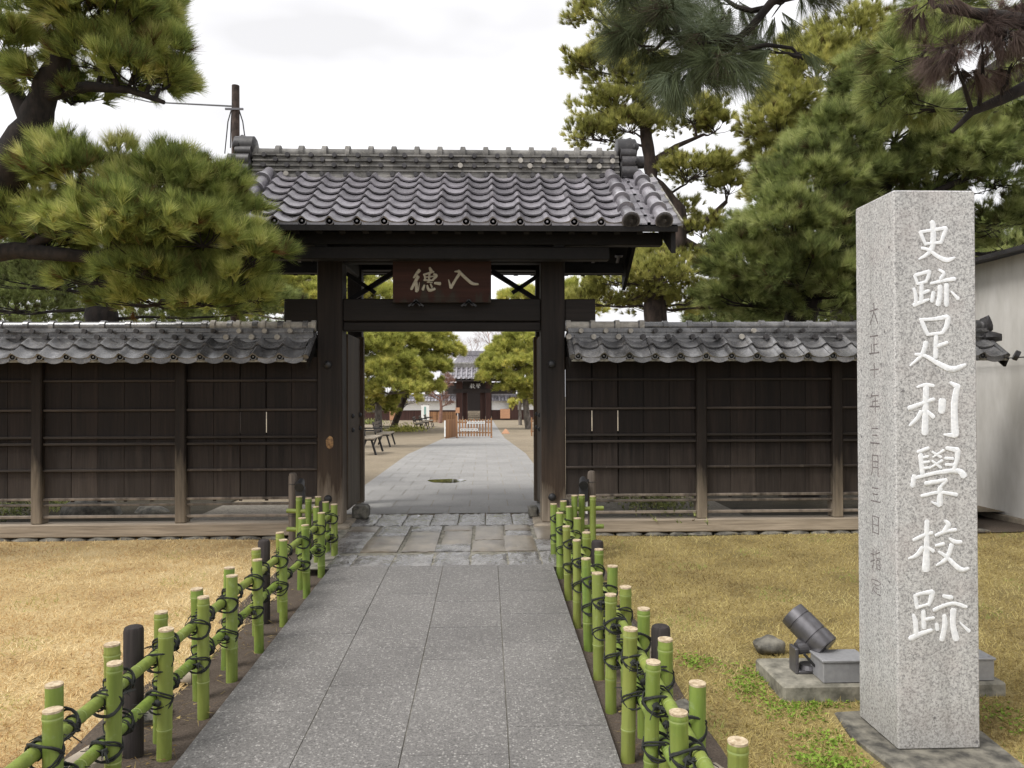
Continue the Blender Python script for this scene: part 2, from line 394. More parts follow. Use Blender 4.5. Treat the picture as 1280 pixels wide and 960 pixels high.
def lawnz(x, y):
    return -.135 - .065 * math.exp(-((x - 2.2) ** 2 + (y - 3.7) ** 2) / .9) + .012 * math.sin(x * 1.7 + y * .8) + .01 * math.sin(y * 2.3 - x)
ys_l = list(np.linspace(.2, 9.22, 40))
sheet('lawn_left', M['lawn_dry'], -12, -1.80, ys_l, lawnz, 40)
sheet('lawn_right', M['lawn_mossy'], .90, 6.83, ys_l, lawnz, 30)
def dirtz(x, y): return -.125 + .012 * math.sin(x * 9 + y * 3.1) + .008 * math.sin(y * 7 - x * 5)
sheet('dirt_left', M['dirt'], -2.02, -1.30, list(np.linspace(.2, 9.25, 90)), lambda x, y: dirtz(x, y) + max(0, (y - 6.6)) * .035, 10)
sheet('dirt_right', M['dirt'], .50, 1.12, list(np.linspace(.2, 9.25, 90)), lambda x, y: dirtz(x, y) + max(0, (y - 6.6)) * .035, 10)
sheet('side_strip', M['dirt'], 5.9, 6.9, [9.15, 9.6, 10.2, 11.2], lambda x, y: -.115 + .01 * math.sin(y * 4 + x * 3), 6)
sheet('gravel_yard', M['gravel'], -40, 40, [10.0, 12, 16, 20, 24, 28, 32, 36, 44, 52, 60, 70, 76], lambda x, y: zin(y) - .012, 4)

M['soil_dark'] = ground_mat('soil_dark', [(.3, (.035, .03, .02)), (.7, (.09, .075, .05))])
sheet('garden_soil', M['soil_dark'], -14, -3.75, [9.52, 10.2, 11, 13, 15], lambda x, y: .004, 2)
sheet('pebbles_left', M['pebbles'], -3.75, -2.1, [9.52, 10.2, 11.2], lambda x, y: .006, 2)
sheet('pebbles_right', M['pebbles'], 1.0, 3.3, [9.52, 10.2, 11.2], lambda x, y: .006, 2)
sheet('garden_bed', M['soil_dark'], 3.3, 5.95, [9.52, 10.2, 11, 13, 15], lambda x, y: .004, 2)
def pathz(y): return -.0275 * (7.14 - y)
# approach path: four columns of slabs with real open joints over a dark bed
sheet('path_bed', M['concrete'], -1.43, .60, [.3, 7.14], lambda x, y: pathz(y) - .007)
mb = MB(); xe = [-1.435, -.90, -.405, .10, .61]
for c_ in range(4):
    y = 7.135; k = 0; y -= (.0, .27, .12, .33)[c_] * .0
    first = (.62, .30, .52, .24)[c_]
    while y > .3:
        Ls = first if k == 0 else .60
        y1 = y - Ls; g = .0035
        dz = rng.uniform(-.0018, .0018); tl = rng.uniform(-.001, .001)
        g = .0016; x0, x1 = xe[c_] + (0 if c_ == 0 else g), xe[c_ + 1] - (0 if c_ == 3 else g)
        za, zb = pathz(y) + dz, pathz(y1) + dz + tl
        b_ = .0018
        vs = [(x0 + b_, y1 + g + b_, zb), (x1 - b_, y1 + g + b_, zb), (x1 - b_, y - b_, za), (x0 + b_, y - b_, za),
              (x0, y1 + g, zb - .006), (x1, y1 + g, zb - .006), (x1, y, za - .006), (x0, y, za - .006),
              (x0, y1 + g, zb - .12), (x1, y1 + g, zb - .12), (x1, y, za - .12), (x0, y, za - .12)]
        mb.add(vs, [(0, 1, 2, 3)] + [(a, a + 4, (a + 1) % 4 + 4, (a + 1) % 4) for a in range(4)] + [(a + 4, a + 8, (a + 1) % 4 + 8, (a + 1) % 4 + 4) for a in range(4)])
        y = y1; k += 1
mb.build('path', M['slab'])['kind'] = 'structure'

# threshold: worn stones in three rows, front and back rows rough and wet
def rough_slab(mb, x0, x1, y0, y1, z, sk=0.0, amp=.006, n=6, drop=.03, fz=None):
    g = .008; b = len(mb.v); vs = []
    for j in range(n + 1):
        for i in range(n + 1):
            u, v_ = i / n, j / n; y = y0 + g + (y1 - y0 - 2 * g) * v_
            x = x0 + g + (x1 - x0 - 2 * g) * u + sk * (y - y0)
            e = min(u, 1 - u, v_, 1 - v_); zz = z + rng.uniform(-amp, amp) - (drop * .4 if e == 0 else 0)
            if fz: zz += fz(x, y)
            vs.append((x, y, zz))
    fs = [(j * (n + 1) + i, j * (n + 1) + i + 1, (j + 1) * (n + 1) + i + 1, (j + 1) * (n + 1) + i) for j in range(n) for i in range(n)]
    ring = [i for i in range(n + 1)] + [j * (n + 1) + n for j in range(1, n + 1)] + [n * (n + 1) + i for i in range(n - 1, -1, -1)] + [j * (n + 1) for j in range(n - 1, 0, -1)]
    nb = len(vs); vs += [(vs[k][0], vs[k][1], vs[k][2] - .12) for k in ring]
    for k in range(len(ring)): fs.append((ring[k], nb + k, nb + (k + 1) % len(ring), ring[(k + 1) % len(ring)]))
    mb.add(vs, fs)
wet, brn = MB(), MB()
colx = [-1.62, -1.27, -.90, -.52, -.16, .20, .52, .86]
sheet('threshold_bed', M['concrete'], -1.75, .93, [7.12, 10.3], lambda x, y: -.02)
for i in range(7):
    rough_slab(wet, colx[i] if i else -1.5, colx[i + 1] if i < 6 else .70, 7.15, 7.72 + rng.uniform(-.07, .07), -.004, amp=.010, n=9)
    cuts = sorted(rng.sample([8.15, 8.4, 8.65, 8.95], 2 if i % 2 else 1)); y0 = 7.80
    for k, y1 in enumerate(cuts + [9.30]):
        rough_slab(wet if (k + i) % 3 == 0 else brn, colx[i] + rng.uniform(-.03, .03) * (0 < i), colx[i + 1] - .004, y0, y1, rng.uniform(-.003, .006), amp=.005, n=7); y0 = y1
    rough_slab(wet, -1.70 + i * .336, -1.70 + (i + 1) * .336, 9.32, 10.18 + rng.uniform(-.04, .04), .004, amp=.008, n=8)
wet.build('threshold_wet_stones', M['slab_wet'], smooth=True)['kind'] = 'structure'
brn.build('threshold_brown_stones', M['slab_brown'], smooth=True)['kind'] = 'structure'

# inner path, paved with pale slabs, running down to the far gate
def ip_edges(y): return float(np.interp(y, [10, 20, 40, 70], [-2.15, -2.05, -2.0, -2.1])), float(np.interp(y, [10, 20, 40, 70], [1.12, 1.02, .80, .55]))
sheet('inner_path_bed', M['stone_light'], -2, 1, [10.19, 20, 36, 60, 68.6], lambda x, y: zin(y) - .006, 1, xf=ip_edges)
mb = MB(); y = 10.2; r_ = 0
while y < 68:
    y1 = y + (.62 if y < 30 else 1.24)
    a0, b0 = ip_edges(y); a1, b1 = ip_edges(y1); n = 6; off = (r_ % 2) * .5
    fr = [0] + [max(0, min(1, (i + off) / n)) for i in range(1 if off == 0 else 0, n + 1)] + [1]
    fr = sorted(set([round(f, 4) for f in fr]))
    for i in range(len(fr) - 1):
        f0, f1 = fr[i], fr[i + 1]; g = .005
        mb.add([(a0 + (b0 - a0) * f0 + g, y + g, zin(y)), (a0 + (b0 - a0) * f1 - g, y + g, zin(y)), (a1 + (b1 - a1) * f1 - g, y1 - g, zin(y1)), (a1 + (b1 - a1) * f0 + g, y1 - g, zin(y1))], [(0, 1, 2, 3)])
    y = y1; r_ += 1
mb.build('inner_path', M['slab_inner'])['kind'] = 'structure'
mb = MB(); n = 28; vs = []
for k in range(n):
    a = 2 * math.pi * k / n; vs.append((-.72 + .34 * math.cos(a) * (1 + .12 * math.sin(3 * a)), 13.9 + .30 * math.sin(a) * (1 + .1 * math.cos(5 * a)), .004))
mb.add(vs, [tuple(range(n))]); tag(mb.build('puddle', M['water']), kind='structure')

# ------------------------------------------------------------------ grass (stuff)
def tri_mesh(name, A, B, C, tint, mat, parent=None, off=(0, 0, 0)):
    """A,B,C: (n,3) arrays -> one mesh of n triangles with a per-face tint"""
    n = len(A); V = np.empty((n * 3, 3), np.float32); V[0::3] = A; V[1::3] = B; V[2::3] = C; V -= np.array(off, np.float32)
    me = bpy.data.meshes.new(name); me.vertices.add(n * 3); me.vertices.foreach_set('co', V.ravel())
    me.loops.add(n * 3); me.loops.foreach_set('vertex_index', np.arange(n * 3, dtype=np.int32))
    me.polygons.add(n); me.polygons.foreach_set('loop_start', np.arange(0, n * 3, 3, dtype=np.int32))
    me.polygons.foreach_set('loop_total', np.full(n, 3, np.int32))
    at = me.attributes.new('tint', 'FLOAT', 'FACE'); at.data.foreach_set('value', np.clip(tint, 0, 1).astype(np.float32))
    me.materials.append(mat); me.update(calc_edges=True)
    o = bpy.data.objects.new(name, me); COL.objects.link(o)
    if parent is not None: o.parent = parent
    return o
def unit(n):
    v = NP.normal(size=(n, 3)); return v / np.linalg.norm(v, axis=1)[:, None]
def grass(name, mat, xr, n, near, h, wdt, label, keep=None, yr=(1.8, 9.2)):
    u = NP.rand(n); y = near / (1 - u * (1 - near / yr[1])) if near else yr[0] + u * (yr[1] - yr[0])
    x = xr[0] + NP.rand(n) * (xr[1] - xr[0])
    if keep is not None: k = keep(x, y); x, y = x[k], y[k]; n = len(x)
    z = -.135 - .065 * np.exp(-((x - 2.2) ** 2 + (y - 3.7) ** 2) / .9) + .012 * np.sin(x * 1.7 + y * .8) + .01 * np.sin(y * 2.3 - x) - .003
    base = np.stack([x, y, z], 1); a = NP.rand(n) * 6.283
    s_ = np.stack([np.cos(a), np.sin(a), np.zeros(n)], 1)
    sc = (.6 + .1 * y)
    ln = h * (.5 + NP.rand(n)) ; lean = unit(n); lean[:, 2] = np.abs(lean[:, 2]) * .55 + .12
    tip = base + lean * ln[:, None]
    ww = (wdt * sc)[:, None]
    pr = np.random.RandomState(5); patch = np.full(n, .5)
    for f_ in (1.3, 2.3, 3.9, 6.5, 11, 19):
        a1, a2, p1, p2 = pr.rand(4) * 6.283
        patch += .17 * f_ ** -.22 * np.sin(f_ * (x * math.cos(a1) + y * math.sin(a1)) + p1) * np.sin(f_ * .8 * (x * math.cos(a2) + y * math.sin(a2)) + p2) * 1.3
    tint = patch * .6 + NP.rand(n) * .45 - .05
    gr = (np.sin(x * 5.1 + y * 2.2) + np.sin(y * 4.3 - x * 3)) > 1.25
    tint = np.where(gr & (NP.rand(n) < .25), 1.0, np.minimum(tint, .93))
    tri_mesh(name, base - s_ * ww, base + s_ * ww, tip, tint, mat); o = bpy.data.objects[name]
    return tag(o, label, 'grass', kind='stuff')
grass('dry_grass', M['blade_dry'], (-9, -1.78), 260000, 2.3, .05, .0026, 'short straw coloured dormant grass of the left lawn')
grass('mossy_grass', M['blade_mossy'], (.88, 6.8), 260000, 2.3, .05, .0026, 'short brownish green grass of the right lawn', keep=lambda x, y: ~((x > 1.85) & (x < 2.57) & (y > 3.5) & (y < 4.22)) & ~((x > 1.66) & (x < 3.02) & (y > 4.3) & (y < 4.84)))
n = 5200; side = NP.rand(n) < .5; yy = 2.3 / (1 - NP.rand(n) * (1 - 2.3 / 9.1)); xx = np.where(side, -1.5 - NP.rand(n) ** 1.4 * 6, .68 + NP.rand(n) ** 1.4 * 5.8)
kp = ~((xx > 1.66) & (xx < 3.02) & (yy > 3.5) & (yy < 4.86)); xx, yy = xx[kp], yy[kp]; n = len(xx)
zz_ = -.112 - .065 * np.exp(-((xx - 2.2) ** 2 + (yy - 3.7) ** 2) / .9) + np.where((xx > -1.8) & (xx < .92), np.maximum(0, yy - 6.6) * .035 + .004, 0) + .008 * NP.rand(n)
bs = np.stack([xx, yy, zz_], 1); a_ = NP.rand(n) * 6.283; ln_ = np.where(NP.rand(n) < .75, .05 + .06 * NP.rand(n), .02); wd_ = np.where(ln_ > .03, .0022, .012)
dv = np.stack([np.cos(a_), np.sin(a_), NP.normal(size=n) * .1], 1); pv = np.stack([-np.sin(a_), np.cos(a_), NP.normal(size=n) * .15], 1)
tag(tri_mesh('needle_litter', bs - pv * wd_[:, None], bs + pv * wd_[:, None], bs + dv * ln_[:, None], np.where(NP.rand(n) < .6, .0, .3) + .1 * NP.rand(n), M['blade_mossy']), 'fallen brown pine needles and leaf scraps scattered on the lawns', 'leaf litter', kind='stuff')
# small green weeds near the monument
ki = NP.randint(0, 12, 2600); kc = np.array([(1.52, 4.45), (1.60, 4.2), (1.78, 4.22), (1.95, 4.30), (1.72, 3.85), (1.55, 3.62), (2.78, 4.12), (1.35, 4.9), (1.68, 3.6), (2.85, 3.9), (1.60, 4.65), (1.85, 4.28)])
cx = kc[ki, 0] + NP.normal(size=2600) * .075; cy = kc[ki, 1] + NP.normal(size=2600) * .08
kp = ~((cx > 1.84) & (cx < 2.58) & (cy > 3.5) & (cy < 4.22)) & ~((cx > 1.68) & (cx < 3.0) & (cy > 4.34) & (cy < 4.82)); cx, cy = cx[kp], cy[kp]; n = len(cx)
bs = np.stack([cx, cy, np.full(n, -.135) - .065 * np.exp(-((cx - 2.2) ** 2 + (cy - 3.7) ** 2) / .9) + NP.rand(n) * .025], 1); d1 = unit(n); d1[:, 2] = np.abs(d1[:, 2]) * .5; d2 = unit(n); d2[:, 2] *= .4
tag(tri_mesh('weeds', bs, bs + d1 * .034, bs + d1 * .018 + d2 * .018, NP.rand(n), M['weed']), 'bright green weeds round the concrete pad', 'weeds', kind='stuff')

# ------------------------------------------------------------------ roof tiles
def prof(u):
    u = u % 1.0; d = min(abs(u - .13), abs(u - 1.13))
    if d < .22: return .052 * (.5 + .5 * math.cos(math.pi * d / .22))
    return -.016 * math.sin(math.pi * (u - .35) / .56)
def tile_field(mb, x0, ncol, pitch, e, r, nc, jit=0.0, thick=.038, gap=.017):
    """e=(y,z) eave, r=(y,z) top. Overlapping pantiles, every tile its own curved shell"""
    ey, ez = e; dy, dz = (r[0] - ey) / nc, (r[1] - ez) / nc
    ln = math.hypot(dy, dz); ny, nz = -dz / ln * (1 if dy > 0 else -1), abs(dy) / ln
    us = [0, .06, .13, .2, .28, .38, .5, .62, .74, .86, .93, 1.0]
    for c_ in range(ncol):
        for k in range(nc):
            jx, jz, jr = rng.uniform(-jit, jit), rng.uniform(-jit, jit) * .6, rng.uniform(-jit, jit) * 1.2
            ext = 1.12 if k < nc - 1 else 1.0
            vs = []
            for (s_, hh) in ((k + .0, thick), (k + ext, 0.0)):
                for u in us:
                    h = prof(u) + hh + .004 + jz + jr * (u - .5)
                    yy = ey + dy * s_ + ny * h; zz = ez + dz * s_ + nz * h
                    vs.append((x0 + pitch * (c_ + u) + jx, yy, zz))
            m_ = len(us)
            for u in us:
                h = prof(u) + jz + jr * (u - .5) + thick - gap
                vs.append((x0 + pitch * (c_ + u) + jx, ey + dy * (k + .015) + ny * h, ez + dz * (k + .015) + nz * h))
            fs = [(i, i + 1, m_ + i + 1, m_ + i) for i in range(m_ - 1)] + [(2 * m_ + i, 2 * m_ + i + 1, i + 1, i) for i in range(m_ - 1)]
            mb.add(vs, fs)
def disc(mb, c, ax, r, ln, n=14):
    a = Vector(ax).normalized(); c = Vector(c)
    mb.tube([c - a * ln, c, c + a * .004, c + a * .004, c + a * .0, c + a * .0, c + a * .005], [r, r, r * .9, r * .76, r * .72, r * .45, r * .2], n)
def eave_discs(mb, x0, ncol, pitch, e, sgn, r=.05):
    for c_ in range(ncol):
        x = x0 + pitch * (c_ + .13)
        disc(mb, (x, e[0] - .012 * sgn, e[1] + .030), (0, -sgn, 0), r, .05)
        vs = []; n = 8
        for j in range(n + 1):
            u = .30 + .70 * j / n; xx = x0 + pitch * (c_ + u); zt = e[1] + prof(u) + .028
            hb = -.018 - .030 * math.sin(math.pi * j / n)
            vs += [(xx, e[0] - .006 * sgn, zt), (xx, e[0] - .006 * sgn, e[1] + hb), (xx, e[0] + .012 * sgn, e[1] + hb)]
        mb.add(vs, [f for j in range(n) for f in ((3 * j, 3 * j + 3, 3 * j + 4, 3 * j + 1), (3 * j + 1, 3 * j + 4, 3 * j + 5, 3 * j + 2))])
def ridge_cap(mb, x0, x1, y, z, r, step, bump_=1.5):
    x = x0
    while x < x1 - .02:
        xe_ = min(x + step, x1); mb.tube([(x, y, z), (xe_, y, z)], [r, r * .97], 14)
        w_ = .075
        mb.tube([(x - w_ * .5, y, z), (x - w_ * .4, y, z), (x + w_ * .4, y, z), (x + w_ * .5, y, z)], [r * 1.02, r * bump_, r * bump_, r * 1.02], 14)
        x += step
def verge_column(mb, dm, x, e, r, nseg, rad=.082):
    e = Vector((x, *e)); r = Vector((x, *r)); d = r - e; n = Vector((0, -d.z, d.y)).normalized()
    if n.z < 0: n = -n
    for k in range(nseg):
        a = e + d * (k / nseg) + n * .045; b_ = e + d * ((k + 1.1) / nseg) + n * .03
        dd = (b_ - a).normalized()
        mb.tube([a, a + dd * .045, a + dd * .047, b_], [rad * 1.24, rad * 1.24, rad, rad * .88], 18)
    disc(dm, tuple(e + n * .045 - d.normalized() * .006), tuple(-d), rad * 1.10, .03, 20)

# ------------------------------------------------------------------ main gate
GX = -.58
gate = thing('wooden_gate', 'dark timber gate with a grey tiled gable roof at the end of the slab path', 'gate', (-.54, 9.45, 0))
EY, EZ, RY, RZ = 8.50, 3.46, 9.93, 4.39; BY = 11.70
ridgeY = 10.1
# pillars
for (xa, xb) in ((-2.035, -1.735), (.665, .955)):
    mb = MB(); mb.bbox(xa, xb, 9.30, 9.60, .02, 3.72, .012)
    pl = mb.build('pillar', M['wood_pillar'], gate)
    if xa < -1: k = MB(); k.blob((-1.885, 9.299, 1.0), (.045, .012, .075), 16, 8, .1, 3); k.blob((-1.88, 9.294, 1.0), (.022, .012, .04), 12, 8, .1, 3); k.build('wood_knot', simple('wood_knot', (.36, .21, .085), (.10, .05, .025), sc=28), pl, True)
    for z in (1.935, .325):
        k = MB(); k.blob(((xa + xb) / 2 - .02, 9.295, z), (.048, .035, .048), 14, 8); k.build('nail_cover', M['black_iron'], pl, True)
    s_ = MB(); s_.bbox(xa - .10, xb + .10, 9.16, 9.78, -.06, .021, .02); s_.build('base_stone', M['stone_light'], gate)
    b2 = MB(); b2.bbox(xa + .05, xb - .05, 11.05, 11.25, .02, 3.45, .01); b2.build('rear_pillar', M['wood_pillar'], gate)
# squared stones at the door foot
for (a, b_, y0, y1, z1) in ((-1.70, -1.50, 9.72, 9.98, .17), (.53, .66, 9.72, 9.95, .14)):
    s_ = MB(); s_.bbox(a, b_, y0, y1, .0, z1, .03); s_.build('door_stone', M['stone_dark'], gate)
# beams
mb = MB(); mb.bbox(-2.44, -2.036, 9.34, 9.56, 2.45, 2.735, .012); mb.bbox(.956, 1.335, 9.34, 9.56, 2.45, 2.735, .012); mb.bbox(-1.734, .664, 9.33, 9.57, 2.462, 2.735, .012)
mb.build('main_beam', M['wood_beam'], gate)
mb = MB(); mb.bbox(-1.734, .664, 9.36, 9.54, 2.35, 2.455, .008); mb.build('lintel', M['wood_beam'], gate)
for x in (-1.885, .81):
    for hw, za, zb in ((.07, 2.48, 2.66), (.06, .95, 1.07)): mb = MB(); mb.bbox(x - hw, x + hw, 9.62, 11.04, za, zb, .01); mb.build('tie_beam', M['wood_under'], gate)
for sx, xc in ((1, -1.76), (-1, .69)):
    mb = MB()
    mb.bar((xc, 9.75, 2.74), (xc + sx * .62, 9.75, 3.14), .05, .06); mb.bar((xc, 9.75, 3.10), (xc + sx * .36, 9.75, 2.86), .05, .05)
    mb.bar((xc + sx * .1, 9.8, 2.80), (xc + sx * .75, 9.8, 3.20), .03, .03)
    mb.build('brace', M['wood_under'], gate)
# purlins, rafters, boarding
mb = MB()
for (y, z) in ((8.86, 3.44), (9.45, 3.83), (10.1, 4.10), (10.75, 3.83), (11.34, 3.50)): mb.bbox(-3.20, 2.04, y - .07, y + .07, z - .15, z, .008)
mb.bbox(-1.9, .82, 9.36, 9.54, 3.18, 3.40, .01); mb.bbox(-1.9, .82, 11.06, 11.24, 3.36, 3.5, .01)
mb.bbox(-2.55, 1.42, 8.78, 8.94, 3.12, 3.265, .01)
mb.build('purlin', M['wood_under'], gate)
mb = MB()
for x in np.arange(-3.12, 1.98, .255):
    for s_ in (1, -1):
        ye = 10.1 - s_ * 1.56; mb.bar((x, ye, 3.395), (x, 10.1, 4.36), .065, .075)
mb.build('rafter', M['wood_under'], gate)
mb = MB()
for s_ in (1, -1):
    y0 = 10.1 - s_ * 1.60
    vs = [(-3.3, y0, 3.435), (2.14, y0, 3.435), (2.14, 10.1, 4.425), (-3.3, 10.1, 4.425)]
    vs += [(a, b_, c_ + .03) for a, b_, c_ in vs]
    mb.add(vs, [(0, 1, 2, 3), (7, 6, 5, 4), (0, 4, 5, 1), (1, 5, 6, 2), (3, 7, 4, 0)])
mb.box(-3.3, 2.14, 8.485, 8.515, 3.385, 3.448); mb.box(-3.3, 2.14, 11.685, 11.715, 3.385, 3.448)
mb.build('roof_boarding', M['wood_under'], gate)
for x in (-3.26, 2.10):
    mb = MB()
    for s_ in (1, -1):
        y0 = 10.1 - s_ * 1.57
        vs = []
        for k in range(9):
            tt = k / 8; y = y0 + (10.1 - y0) * tt; zt = 3.40 + .98 * tt - .05 * math.sin(math.pi * tt); hh = .20 + .05 * (1 - tt)
            for xx in (x - .025, x + .025): vs += [(xx, y, zt), (xx, y, zt - hh)]
        mb.add(vs, [f for k in range(8) for f in ((4 * k, 4 * k + 4, 4 * k + 5, 4 * k + 1), (4 * k + 2, 4 * k + 3, 4 * k + 7, 4 * k + 6), (4 * k + 1, 4 * k + 5, 4 * k + 7, 4 * k + 3), (4 * k, 4 * k + 2, 4 * k + 6, 4 * k + 4))] + [(0, 1, 3, 2)])
    mb.build('bargeboard', M['wood_under'], gate)
# gable pendant and small gable wall in the pillars' planes
for x in (-1.90, .82):
    mb = MB(); mb.add([(x, 8.9, 3.38), (x, 11.3, 3.38), (x, 10.1, 4.2), (x + .04, 8.9, 3.38), (x + .04, 11.3, 3.38), (x + .04, 10.1, 4.2)], [(0, 1, 2), (3, 5, 4), (0, 2, 5, 3), (1, 4, 5, 2), (0, 3, 4, 1)])
    mb.bbox(x - .05, x + .09, 8.8, 11.4, 3.24, 3.42, .01); mb.build('gable_wall', M['wood_under'], gate)
# tiled slopes
roof = MB(); DISCS = []
tile_field(roof, -2.66, 14, .3, (EY, EZ), (RY, RZ), 7, .0015)
tile_field(roof, -2.66, 14, .3, (BY, EZ), (2 * ridgeY - RY, RZ), 7, .0015)
for s_, ye, yr in ((1, EY, RY), (-1, BY, 2 * ridgeY - RY)):
    for xa, wd in ((1.53, .31), (1.80, .24), (2.0, .20), (-3.34, .22), (-3.13, .36), (-2.80, .20)):
        for k in range(7):
            dy, dz = (yr - ye) / 7, (RZ - EZ) / 7; vs = []
            for s2, hh in ((k, .026), (k + 1.1, .0)):
                for j in range(6):
                    u = j / 5; hgt = -.018 * math.sin(math.pi * u) + hh + (.012 if (xa > 2 and j == 5) or (xa < -3.2 and j == 0) else 0)
                    vs.append((xa + wd * u, ye + dy * s2, EZ + dz * s2 + hgt + .01))
            for j in range(6): u = j / 5; vs.append((xa + wd * u, ye + dy * k, EZ + dz * k - .018 * math.sin(math.pi * u)))
            roof.add(vs, [(i, i + 1, 7 + i, 6 + i) for i in range(5)] + [(12 + i, 13 + i, i + 1, i) for i in range(5)])
    for x in (1.61, 1.98, -2.78, -3.15):
        DISCS.append(MB()); verge_column(roof, DISCS[-1], x, (ye - .02 * s_, EZ), (yr, RZ), 5)
eave_discs(roof, -2.66, 14, .3, (EY, EZ), 1); eave_discs(roof, -2.66, 14, .3, (BY, EZ), -1)
ro = roof.build('roof_tiles', M['tile'], gate, True)
for vd in DISCS: vd.build('verge_end_disc', M['tile_dark'], ro)
mb = MB(); mb.box(-3.33, 2.19, 8.505, 8.56, 3.448, 3.475); mb.box(-3.33, 2.19, 11.64, 11.695, 3.448, 3.475)
for x0, x1 in ((-3.345, -3.325), (2.185, 2.205)):
    for s_ in (1, -1):
        y0 = 10.1 - s_ * 1.60; mb.bar(((x0 + x1) / 2, y0, 3.47), ((x0 + x1) / 2, 10.1, 4.46), .02, .07)
mb.build('eave_board', M['concrete'], gate)
# ridge
mb = MB()
zz = 4.33; ws = [.44, .36, .40, .31, .35, .27, .31, .24, .28]; hs = [.07, .045, .022, .05, .022, .05, .022, .05, .022]
for w_, h_ in zip(ws, hs):
    x = -3.0
    while x < 1.74:
        mb.box(x, min(x + .298, 1.74), ridgeY - w_ / 2 + rng.uniform(-.004, .004), ridgeY + w_ / 2, zz + rng.uniform(-.001, .001), zz + h_ - .0015); x += .3
    zz += h_
rg = mb.build('ridge_stack', M['tile_ridge'], gate)
rs = MB()
def disc_parts(items, mat, par):
    for (a_, b_, r_) in items:
        q_ = MB(); q_.tube([a_, b_], [r_, r_ * .93], 12); q_.build('ridge_disc', mat, par, True)
fr_ = []
for row, (z, yy) in enumerate(((4.665, .125), (4.60, .14), (4.525, .16), (4.40, .19))):
    for k in range(16):
        x = -2.85 + k * .3 + (row % 2) * .15
        fr_.append(((x, ridgeY - yy, z), (x, ridgeY - yy - .055, z), .032)); rs.tube([(x, ridgeY + yy, z), (x, ridgeY + yy + .055, z)], [.032, .032], 12)
disc_parts(fr_, M['tile_dark'], rg)
tag(rs.build('rear_ridge_discs', M['tile_dark'], rg, True), kind='stuff')
disc_parts([((.45 + x, ridgeY - .19, 4.60), (.45 + x, ridgeY - .201, 4.60), .034) for x in (0, .3, .6, .9, 1.2)] + [((x, ridgeY - yy + .02, z), (x, ridgeY - yy, z), .034) for x, z, yy in ((1.47, 4.525, .222), (.57, 4.525, .222), (-.33, 4.525, .222), (-2.55, 4.40, .25))], M['tile_pale'], rg)
mb = MB(); ridge_cap(mb, -3.0, 1.74, ridgeY, zz + .035, .075, .3); mb.build('ridge_cap', M['tile_ridge'], gate, True)
for s_, x in ((-1, -3.0), (1, 1.74)):
    mb = MB(); o_ = x + s_ * .12
    mb.bbox(o_ - .10, o_ + .10, ridgeY - .19, ridgeY + .19, 4.34, 4.62, .03)
    mb.tube([(o_ - .14, ridgeY, 4.80), (o_ - .13, ridgeY, 4.80), (o_ + .11, ridgeY, 4.80), (o_ + .13, ridgeY, 4.80)], [.11, .145, .145, .11], 20)
    for yy in (-.19, .19):
        mb.tube([(o_ - .10, ridgeY + yy, 4.45), (o_ + .10, ridgeY + yy, 4.45)], .085, 16)
        mb.tube([(o_ - .09, ridgeY + yy * .86, 4.59), (o_ + .09, ridgeY + yy * .86, 4.59)], .08, 16)
        mb.tube([(o_ - .10, ridgeY + yy * .6, 4.71), (o_ + .10, ridgeY + yy * .6, 4.71)], .075, 16)
    for yy, zz2 in ((-.12, 4.86), (.12, 4.86), (-.2, 4.66), (.2, 4.66)): mb.blob((o_ + s_ * .10, ridgeY + yy, zz2 - .06), (.05, .06, .055), 10, 7, .1, 5)
    mb.tube([(o_, ridgeY - .04, 4.62), (o_ + s_ * .22, ridgeY - .04, 4.63)], [.085, .08], 14)
    mb.tube([(o_ - s_ * .1, ridgeY, 4.82), (o_ + s_ * .08, ridgeY, 4.90)], [.09, .075], 14)
    mb.build('ridge_end_tile', M['tile_dark'], gate, True)
# doors swung inwards
for x, s_ in ((-1.765, 1), (.735, -1)):
    mb = MB()
    xa, xb = sorted((x, x + s_ * .045)); mb.bbox(xa, xb, 9.605, 10.55, .14, 2.33, .006)
    for z in (.2, .80, 1.45, 2.15): q = sorted((x - s_ * .001, x - s_ * .03)); mb.bbox(*q, 9.68, 10.50, z, z + .12, .005)
    q = sorted((x - s_ * .002, x + s_ * .085)); mb.bbox(*q, 10.552, 10.66, .10, 2.36, .006)
    d_ = mb.build('door_leaf', M['wood_door'], gate)
    k = MB()
    for y in (9.9, 10.45):
        for z in (1.30, 1.12): k.blob((x + s_ * .05, y, z), (.03, .03, .03), 10, 6)
    k.build('door_studs', M['black_iron'], d_, True)

